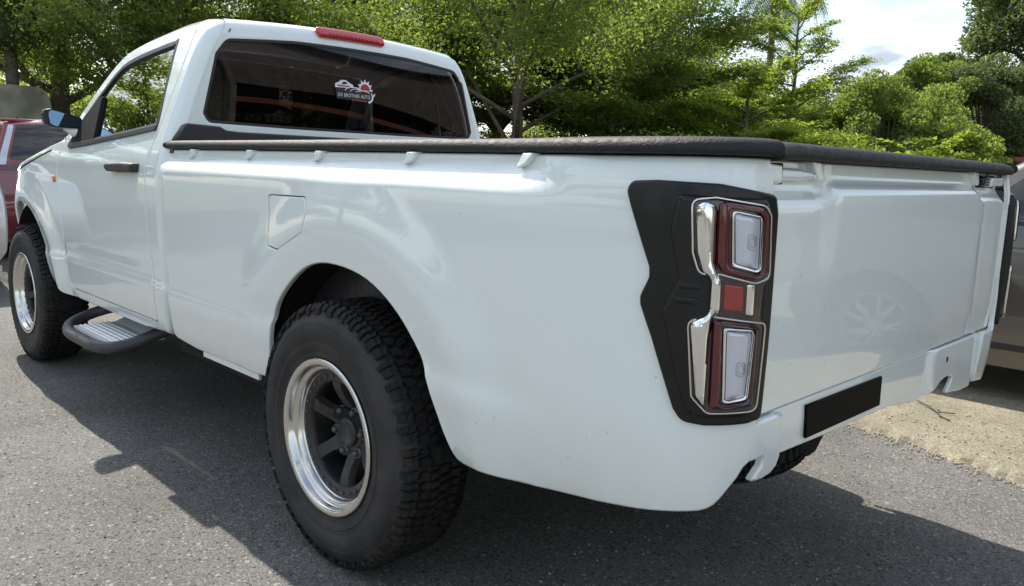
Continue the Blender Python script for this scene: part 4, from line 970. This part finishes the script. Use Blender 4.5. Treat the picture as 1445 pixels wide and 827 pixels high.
# grey concrete barrel tank at the far left
tk = MB(); rows = []
cmt = mat('mossy_concrete', (.50, .47, .37), .9, var=(2.2, (.26, .25, .18), .38, .66), bump=(30, .4, .02))
n = 24
tank = tag(empty('concrete_tank', (13.6, 1.2, 0)), 'grey stained concrete tank with rounded end under the trees at far left', 'tank')
TB = MB()
sec = [(0, .05), (0, 1.8), (.03, 2.05), (.10, 2.20), (.24, 2.27), (.9, 2.28), (2.2, 2.28), (2.2, .05)]
sec = catmull(sec[1:6], 5)
ring = [(-3.30, 0.05)]+[(-3.30+a, z) for a, z in sec]+[(4, 2.28), (4, .05)]
k = len(ring)
TB.add([(0, y, z) for y, z in ring]+[(2.2, y, z) for y, z in ring], [list(range(k)), list(range(k, 2*k))[::-1]]+[(i, k+i, k+(i+1) % k, (i+1) % k) for i in range(k)])
TB.build('tank_wall', cmt, tank, bevel=.015)
MB().box((-.012, -2.76, .3), (.0, -2.735, 1.75)).build('drain_pipe', M['under'], tank)
# ------------------------------------------------------------------ trees
def leaf_mat(name, c1, c2, c3, trans=.45, rough=.62):
    m = bpy.data.materials.new(name); m.use_nodes = True; n, l = nodes(m); p = n['Principled BSDF']
    a = n.new('ShaderNodeAttribute'); a.attribute_name = 'rnd'
    c = n.new('ShaderNodeValToRGB'); e = c.color_ramp.elements; e[0].color = (*c1, 1); e[1].color = (*c3, 1); x = e.new(.55); x.color = (*c2, 1)
    l.new(a.outputs['Fac'], c.inputs[0]); l.new(c.outputs[0], p.inputs['Base Color']); p.inputs['Roughness'].default_value = rough; p.inputs['Specular IOR Level'].default_value = .3
    tr = n.new('ShaderNodeBsdfTranslucent'); g = n.new('ShaderNodeMix'); g.data_type = 'RGBA'; g.blend_type = 'MULTIPLY'; g.inputs[0].default_value = 1
    l.new(c.outputs[0], g.inputs[6]); g.inputs[7].default_value = (1.9, 1.95, .9, 1); l.new(g.outputs[2], tr.inputs['Color'])
    x = n.new('ShaderNodeMixShader'); x.inputs[0].default_value = trans; l.new(p.outputs[0], x.inputs[1]); l.new(tr.outputs[0], x.inputs[2]); l.new(x.outputs[0], n['Material Output'].inputs[0])
    return m
LM = dict(
    olive=leaf_mat('olive_leaves', (.110,.148,.042), (.150,.200,.058), (.20,.245,.09), .5),
    bright=leaf_mat('bright_leaves', (.135,.185,.036), (.185,.235,.05), (.24,.28,.08), .55),
    dark=leaf_mat('dark_leaves', (.065,.095,.045), (.10,.135,.06), (.15,.175,.09), .35),
    mid=leaf_mat('mid_leaves', (.105,.145,.04), (.145,.195,.056), (.19,.235,.09), .5),
    palm=leaf_mat('palm_leaves', (.05,.08,.035), (.08,.12,.05), (.12,.15,.07), .35),
    lime=leaf_mat('lime_leaves', (.14,.20,.03), (.19,.26,.04), (.24,.30,.06), .55))
bark = mat('grey_brown_bark', (.16, .13, .10), .9, var=(6, (.09, .07, .055), .4, .65), bump=(25, .6, .03))
def leaf_mesh(name, C, size, flat, m, asp=.5, updown=.0):
    """one folded leaf (two triangles) at every point of C"""
    n = len(C); az = NR.uniform(0, 2*np.pi, n); el = NR.normal(0, flat, n); ro = NR.normal(0, flat*1.3, n)
    s = size*NR.uniform(.6, 1.25, n)
    d = np.stack([np.cos(az)*np.cos(el), np.sin(az)*np.cos(el), np.sin(el)-updown], 1)
    up = np.tile([0, 0, 1.], (n, 1)); r_ = np.cross(d, up); r_ /= np.linalg.norm(r_, axis=1)[:, None]+1e-9; u = np.cross(r_, d)
    w = r_*np.cos(ro)[:, None]+u*np.sin(ro)[:, None]
    h = (d*s[:, None])*.5; ww = w*(s*asp*.5)[:, None]
    V = np.stack([C-h, C+ww-h*.1, C+h, C-ww-h*.1], 1).reshape(-1, 3)
    me = bpy.data.meshes.new(name); me.vertices.add(4*n); me.vertices.foreach_set('co', V.astype(np.float32).ravel())
    me.loops.add(4*n); me.loops.foreach_set('vertex_index', np.arange(4*n, dtype=np.int32)); me.polygons.add(n)
    me.polygons.foreach_set('loop_start', np.arange(0, 4*n, 4, dtype=np.int32)); me.polygons.foreach_set('loop_total', np.full(n, 4, np.int32))
    me.materials.append(m); me.update(calc_edges=True)
    at = me.attributes.new('rnd', 'FLOAT', 'FACE'); at.data.foreach_set('value', np.clip(NR.beta(2, 2.4, n), 0, 1).astype(np.float32))
    me.update(); return me
def limb_path(p, az, el, ln, k=6, wob=.12, droop=0.):
    out = [Vector(p)]; 
    for i in range(k):
        az += R.gauss(0, wob); el += R.gauss(0, wob*.7)-droop
        out.append(out[-1]+Vector((math.cos(az)*math.cos(el), math.sin(az)*math.cos(el), math.sin(el)))*(ln/k))
    return out
def tree(name, label, base, H, spread, tr, kind, nleaf, lsize, lm, z0=.35, seed=0, group=None, lean=(0, 0), limbs=14, trunk_top=.8, el0=None, asp=.5, bare=False):
    R.seed(seed); global NR; NR = np.random.default_rng(seed+1)
    t = tag(empty(name, base), label, 'tree' if kind != 'shrub' else 'shrub', group)
    mb = MB(); K = 8
    tp = [Vector((lean[0]*(i/K)**1.5+R.gauss(0, .015*H/6)*(i > 0), lean[1]*(i/K)**1.5+R.gauss(0, .015*H/6)*(i > 0), H*trunk_top*i/K)) for i in range(K+1)]
    mb.tube(tp, [tr*(1.25 if i == 0 else 1)*(1-.8*i/K) for i in range(K+1)], 9)
    cl = []   # clusters: centre, radius, flatness
    for j in range(limbs):
        f = z0+(1-z0)*(j+.5)/limbs; f = min(.98, f)
        q = f*K; i = min(K-1, int(q)); p = tp[i].lerp(tp[i+1], q-i)
        az = j*2.399+R.gauss(0, .3)
        if kind == 'layered':
            ln = spread*(1.0-.62*(f-z0)/(1-z0))*R.uniform(.75, 1.1); el = (el0 if el0 is not None else .25)+R.gauss(0, .08)+.25*(f-z0)
        elif kind == 'vase':
            ln = spread*R.uniform(.8, 1.15); el = R.uniform(.25, .95)
        else:
            ln = spread*.8*R.uniform(.7, 1.0)*math.sin(math.pi*min(.95, max(.12, .25+.6*(f-z0)/(1-z0)))); el = R.uniform(.1, .7)
        lp = limb_path(p, az, el, ln, 6, .14, .03 if kind == 'layered' else 0)
        rr_ = tr*(.42-.22*f)
        mb.tube(lp, [rr_*(1-.85*i/6) for i in range(7)], 6)
        for m_ in range(3 if bare else 2, 7):
            nb = 3 if kind != 'layered' else 4
            for b in range(nb):
                a2 = az+R.choice((-1, 1))*R.uniform(.4, 1.3); l2 = ln*R.uniform(.16, .38)*(1.15-.1*m_)
                sp_ = limb_path(lp[m_], a2, el*.4+R.gauss(0, .2 if kind != 'layered' else .08), l2, 3, .2)
                mb.tube(sp_, [rr_*.22, rr_*.16, rr_*.1, rr_*.04], 4, cap=False)
                for s_ in sp_[1:]: cl.append((s_, l2*.55+.07*spread*.4))
            cl.append((lp[m_], ln*.10+.05))
    mb.build('trunk', bark, t)
    C = np.array([c[0] for c in cl]); r_ = np.array([c[1] for c in cl])
    if kind == 'layered': fz_ = .22
    elif kind == 'vase': fz_ = .55
    else: fz_ = .75
    idx = NR.choice(len(C), nleaf, p=(r_**2)/(r_**2).sum())
    g = np.clip(NR.normal(0, .55, (nleaf, 3)), -1, 1)*np.stack([r_[idx], r_[idx], r_[idx]*fz_], 1)
    P = C[idx]+g
    me = leaf_mesh('crown', P, lsize, .38 if kind == 'layered' else .7, lm, asp)
    o = bpy.data.objects.new('crown', me); COL.objects.link(o); o.parent = t
    return t
def dome_tree(name, label, base, H, cz, rad, tr, nleaf, lsize, lm, seed=0, group=None, squash=1., lobes=60, cat='tree', asp=.5):
    R.seed(seed); global NR; NR = np.random.default_rng(seed+1)
    t = tag(empty(name, base), label, cat, group)
    mb = MB(); top = Vector((R.gauss(0, .1), R.gauss(0, .1), cz))
    mb.tube([(0, 0, 0), (.03, .02, cz*.4), top*.8, top], [tr*1.2, tr, tr*.7, tr*.3], 8)
    cl = []
    for k in range(lobes):
        u = Vector((R.gauss(0, 1), R.gauss(0, 1), R.gauss(.15, 1))).normalized()
        q = R.uniform(.72, 1.0); c = Vector((0, 0, cz))+Vector((u.x*rad*q, u.y*rad*q, u.z*rad*squash*q))
        cl.append((c, rad*R.uniform(.18, .34)))
        mb.tube([(0, 0, cz*.75), Vector((0, 0, cz*.75)).lerp(c, .6)+Vector((0, 0, .1*rad)), c], [tr*.25, tr*.14, tr*.04], 4, cap=False)
    mb.build('trunk', bark, t)
    C = np.array([c[0] for c in cl]); r_ = np.array([c[1] for c in cl])
    idx = NR.choice(len(C), nleaf, p=(r_**2)/(r_**2).sum())
    g = NR.normal(0, 1, (nleaf, 3)); g /= np.linalg.norm(g, axis=1)[:, None]; g *= (NR.uniform(0.25, 1, nleaf)**.5)[:, None]*r_[idx][:, None]*(1, 1, .7)
    P = C[idx]+g; P = P[P[:, 2] > .05]
    me = leaf_mesh('crown', P, lsize, .6, lm, asp, .15)
    o = bpy.data.objects.new('crown', me); COL.objects.link(o); o.parent = t
    return t
def at(px, dist):
    """ground point under an image column at a plan distance from the camera"""
    d = cd*FPX+rr*(px-722.5)+uu*(413.5-215); l = math.hypot(d.x, d.y); return (CAM.x+d.x/l*dist, CAM.y+d.y/l*dist, -.012)
G1 = 'trees standing in a row behind the truck'
tree('spreading_tree', 'old broad tree with thick brown trunk behind the grey tank', at(88, 17.5), 6.2, 4.2, .26, 'vase', 80600, 0.084, LM['mid'], .30, 11, G1, limbs=15)
tree('spreading_tree', 'dark leaning tree whose trunk rises behind the cab roof', at(196, 15.5), 6.0, 3.8, .20, 'vase', 71300, 0.080, LM['mid'], .34, 12, G1, lean=(.5, -.6), limbs=14)
tree('layered_tree', 'leafy tree seen over the middle of the cab roof', at(420, 17), 6.0, 4.2, .16, 'layered', 66000, .105, LM['olive'], .32, 13, G1, limbs=20)
tree('layered_tree', 'wide olive tree branching low from a bare trunk beside the rear window', at(728, 13.5), 6.2, 3.7, .13, 'vase', 105000, .072, LM['olive'], .25, 14, G1, limbs=18, bare=True)
tree('layered_tree', 'tall olive tree above the left half of the bed rail', at(560, 17.5), 6.2, 4.2, .15, 'layered', 90000, .105, LM['olive'], .30, 15, G1, limbs=20)
tree('layered_tree', 'dense olive tree above the middle of the bed rail', at(860, 15.2), 5.3, 3.7, .13, 'layered', 110000, .080, LM['olive'], .20, 16, G1, limbs=22)
tree('layered_tree', 'yellow green layered tree above the rear end of the bed rail', at(1050, 14.4), 2.95, 2.5, .09, 'layered', 71300, 0.064, LM['bright'], .22, 17, G1, limbs=16, trunk_top=.86)
tree('layered_tree', 'slim pagoda shaped tree with spire rising against the sky', at(1112, 18), 4.75, 1.9, .08, 'layered', 34100, 0.06, LM['bright'], .30, 18, G1, limbs=26, trunk_top=.97, el0=.42)
tree('layered_tree', 'green tree between the layered tree and the light green thicket', at(1190, 17.5), 2.95, 2.0, .08, 'layered', 52700, 0.068, LM['olive'], .2, 19, G1, limbs=15)
dome_tree('bushy_tree', 'light green thicket above the left half of the tailgate', at(1250, 16.5), 3, 1.75, 1.35, .06, 40300, 0.072, LM['mid'], 20, G1)
dome_tree('bushy_tree', 'light green rounded tree left of the dark ball shaped tree', at(1300, 21), 4, 2.75, 1.25, .09, 37200, 0.080, LM['mid'], 21, G1)
dome_tree('bushy_tree', 'yellow green bush below the light green rounded tree', at(1316, 17.5), 3, 1.55, 1.05, .06, 31000, 0.072, LM['mid'], 22, G1)
dome_tree('ball_tree', 'dark green ball shaped tree at the right edge', at(1388, 21.5), 4.2, 2.35, 1.35, .12, 65100, 0.080, LM['dark'], 23, G1, squash=1.15, lobes=110)
dome_tree('tall_dark_tree', 'tall dark broadleaf tree towering behind the ball shaped tree', at(1492, 31), 8, 5.4, 3.1, .22, 71300, 0.152, LM['dark'], 24, G1, squash=1.05, lobes=90)
dome_tree('tall_dark_tree', 'smaller dark tree with pointed top left of the towering tree', at(1318, 31), 6, 3.4, 1.75, .16, 40300, 0.136, LM['dark'], 25, G1, squash=1.2, lobes=50)
dome_tree('tall_dark_tree', 'dark tree crown filling the right edge beside the ball shaped tree', at(1490, 26), 6, 2.6, 2.0, .18, 46500, 0.120, LM['dark'], 26, G1)
tree('sapling', 'lime green sapling with flat sprays above the tailgate', at(1278, 11.6), 2.1, .85, .03, 'layered', 2600, .085, LM['lime'], .45, 27, G1, limbs=10, el0=.28)
dome_tree('leafy_shrub', 'bright yellow green shrub above the right end of the tailgate rail', at(1366, 13), 2, 1.32, .5, .04, 9000, .075, LM['bright'], 28, None, cat='shrub')
dome_tree('leafy_shrub', 'low shrub under the wide olive tree beside the rear window', at(690, 21), 2, 1.3, 1.0, .04, 9000, .10, LM['bright'], 29, None, cat='shrub', squash=.7)
for k, (px_, d_, h_) in enumerate([(520, 24, 2.1), (840, 24, 2.0), (980, 22, 2.0), (60, 25, 2.4), (300, 25, 2.4), (1130, 24, 1.9)]):
    dome_tree('bushy_tree', ['green bushy tree far behind the cab', 'green bushy tree in the gap under the olive canopy', 'green bushy tree low behind the layered tree', 'sunlit bushy tree in the gap behind the concrete tank', 'sunlit bushy tree behind the leaning tree', 'green bushy tree low behind the pagoda shaped tree'][k], at(px_, d_), 3, h_, 2.3, .1, 26350, 0.112, LM['bright'] if k in (3, 4) else LM['mid'], 40+k, G1, squash=.75)
tree('layered_tree', 'tall olive tree filling the canopy behind the dense olive tree', at(885, 19), 6.2, 4.2, .15, 'layered', 100000, .095, LM['olive'], .22, 61, G1, limbs=22)
tree('layered_tree', 'olive tree with its crown high above the wide branching tree', at(700, 19.5), 6.6, 4.4, .15, 'layered', 90000, .10, LM['olive'], .42, 62, G1, limbs=20)
# fan palm fronds and palms
def palm(name, label, base, H, fl, nf, tr, seed, droop=1.1):
    R.seed(seed); t = tag(empty(name, base), label, 'palm tree', 'palms among the trees')
    MB().tube([(0, 0, 0), (.1, .05, H*.5), (.05, .1, H)], [tr*1.3, tr, tr*.9], 10).build('trunk', bark, t)
    vs = []; fs = []; rnd = []
    for k in range(nf):
        az = k*2.4; el = R.uniform(-.5, 1.2); p = Vector((.05, .1, H)); path = [p]
        for i in range(9):
            el -= droop*.16; path.append(path[-1]+Vector((math.cos(az)*math.cos(el), math.sin(az)*math.cos(el), math.sin(el)))*fl/9)
        for i in range(1, 10):
            for f in (0, .33, .66):
                c = path[i-1].lerp(path[i], f); d = (path[i]-path[i-1]).normalized(); s_ = d.cross(Vector((0, 0, 1))).normalized()
                ll = fl*.32*math.sin(math.pi*(.12+.86*(i+f)/10.5))
                for q in (1, -1):
                    tip = c+s_*q*ll*.8+d*ll*.45+Vector((0, 0, -ll*.5)); o = len(vs)
                    vs += [c-d*.02, c+d*.02, tip]; fs.append((o, o+1, o+2)); rnd.append(R.random())
    me = bpy.data.meshes.new('crown'); me.from_pydata(vs, [], fs); me.materials.append(LM['palm']); a = me.attributes.new('rnd', 'FLOAT', 'FACE'); a.data.foreach_set('value', rnd)
    o = bpy.data.objects.new('crown', me); COL.objects.link(o); o.parent = t
palm('coconut_palm', 'palm with drooping dark fronds against the sky above the layered trees', at(1082, 23), 6.3, 2.0, 26, .09, 31)
palm('coconut_palm', 'palm with hanging fronds among the branches at far left', at(32, 16.2), 3.75, 1.1, 26, .10, 32, 1.6)
# banana plant seen beside the rear window
bn = tag(empty('banana_plant', at(700, 17)), 'banana plant with broad torn leaves seen beside the rear window', 'plant')
MB().tube([(0, 0, 0), (0, 0, 1.9)], [.14, .09], 8).build('stem', bark, bn)
R.seed(3)
for k in range(9):
    az = k*2.4; el = 1.2; p = Vector((0, 0, 1.8)); vs = []; fs = []
    for i in range(10):
        d = Vector((math.cos(az)*math.cos(el), math.sin(az)*math.cos(el), math.sin(el))); s_ = Vector((-math.sin(az), math.cos(az), 0))
        w = .20*math.sin(math.pi*(.06+.9*i/9)); vs += [p-s_*w+Vector((0, 0, -.04)), p, p+s_*w+Vector((0, 0, -.04))]; p = p+d*.17; el -= .22
    for i in range(9): fs += [(i*3, i*3+1, i*3+4, i*3+3), (i*3+1, i*3+2, i*3+5, i*3+4)]
    mb = MB().add(vs, fs); mb.build('leaf', LM['bright'], bn)
# trees out to the left, seen mirrored in the door glass and paint
src = [o for o in COL.objects if o.name.startswith('layered_tree') and not o.parent]
for k, (x, y, rz, i, lab) in enumerate([(14.5, 5.2, 1.0, 3, 'dense olive tree left of the red car, mirrored in the door glass'), (15.5, 11.0, 2.2, 2, 'tall olive tree farther left, mirrored in the door glass'), (9, 17, .4, 3, 'olive tree at the left side of the lot, farthest from the truck front'), (-4, 22, 3, 1, 'wide olive tree across the lot opposite the truck bed'), (3.5, 24, 4, 3, 'dense olive tree across the lot opposite the cab')]):
    c = copy_tree(src[i]); c.location = (x, y, -.012); c.scale = (1.4, 1.4, 1.5) if k < 2 else (1, 1, 1); c.rotation_euler = (0, 0, rz); c['label'] = lab; c['group'] = 'trees on the far side of the lot'
# small walled terrace with a concrete post at the right edge
brick = mat('red_painted_masonry', (.22, .05, .04), .8, var=(5, (.14, .035, .03), .4, .7))
x0, y0, _ = at(1432, 17)
wl = tag(empty('boundary_wall', (x0, y0, 0), -.25), 'low red painted wall with pale concrete post at the right edge', 'wall')
MB().box((-.6,-.5,0), (.65,-.3,1.36)).build('wall_panel', brick, wl)
MB().box((-.75,-1.0,1.58), (.3,-.2,1.66)).build('wall_coping', brick, wl)
MB().box((-.62,-.98,.0), (-.2,-.55,1.58)).build('pillar', mat('cream_render', (.42, .38, .26), .85), wl)
pp_ = MB().box((-.50,-.9,1.66), (-.20,-.6,2.02)); pp_.build('concrete_post', cmt, wl, bevel=.015)
# workshop behind the truck, mirrored in the rear window
ws = tag(empty('workshop', (-13, -10, 0), -.5), 'open fronted workshop with a red beam, mirrored in the rear window', 'building')
dk = mat('dark_grey_wall', (.16, .15, .14), .9, var=(2, (.10, .095, .09), .4, .7)); rb = mat('red_oxide_steel', (.17, .045, .03), .6)  # mottled dark grey for walls and posts, red oxide for the beam
MB().box((-6,-14,0), (-5.8,7,7)).build('rear_wall', dk, ws)
for q in (-14, 6.8): MB().box((-5.8,q,0), (-.06,q+.2,7)).build('side_wall', dk, ws)
MB().add([(-6.2,-14.4,7.5),(.6,-14.4,7.02),(.6,7.4,7.02),(-6.2,7.4,7.5),(-6.2,-14.4,7.6),(.6,-14.4,7.12),(.6,7.4,7.12),(-6.2,7.4,7.6)], [(0,3,2,1),(4,5,6,7),(0,1,5,4),(1,2,6,5),(2,3,7,6),(3,0,4,7)]).build('roof', mat('roof_sheet', (.2, .2, .2), .5, .3), ws)
for k in range(4): MB().box((-.1,-13.9+k*6.9,0), (.1,-13.7+k*6.9,4.25)).build('post', dk, ws)
MB().box((-.14,-14,2.74), (-.1,7,2.87)).build('beam', rb, ws)
MB().box((-.05,-14,3.3), (.05,7,7.0)).build('added_fascia', mat('underside_brown', (.13,.11,.095), .8, var=(3, (.09,.075,.065), .4, .6)), ws)  # added: stands for the roof underside, hides sky from the rear window reflection
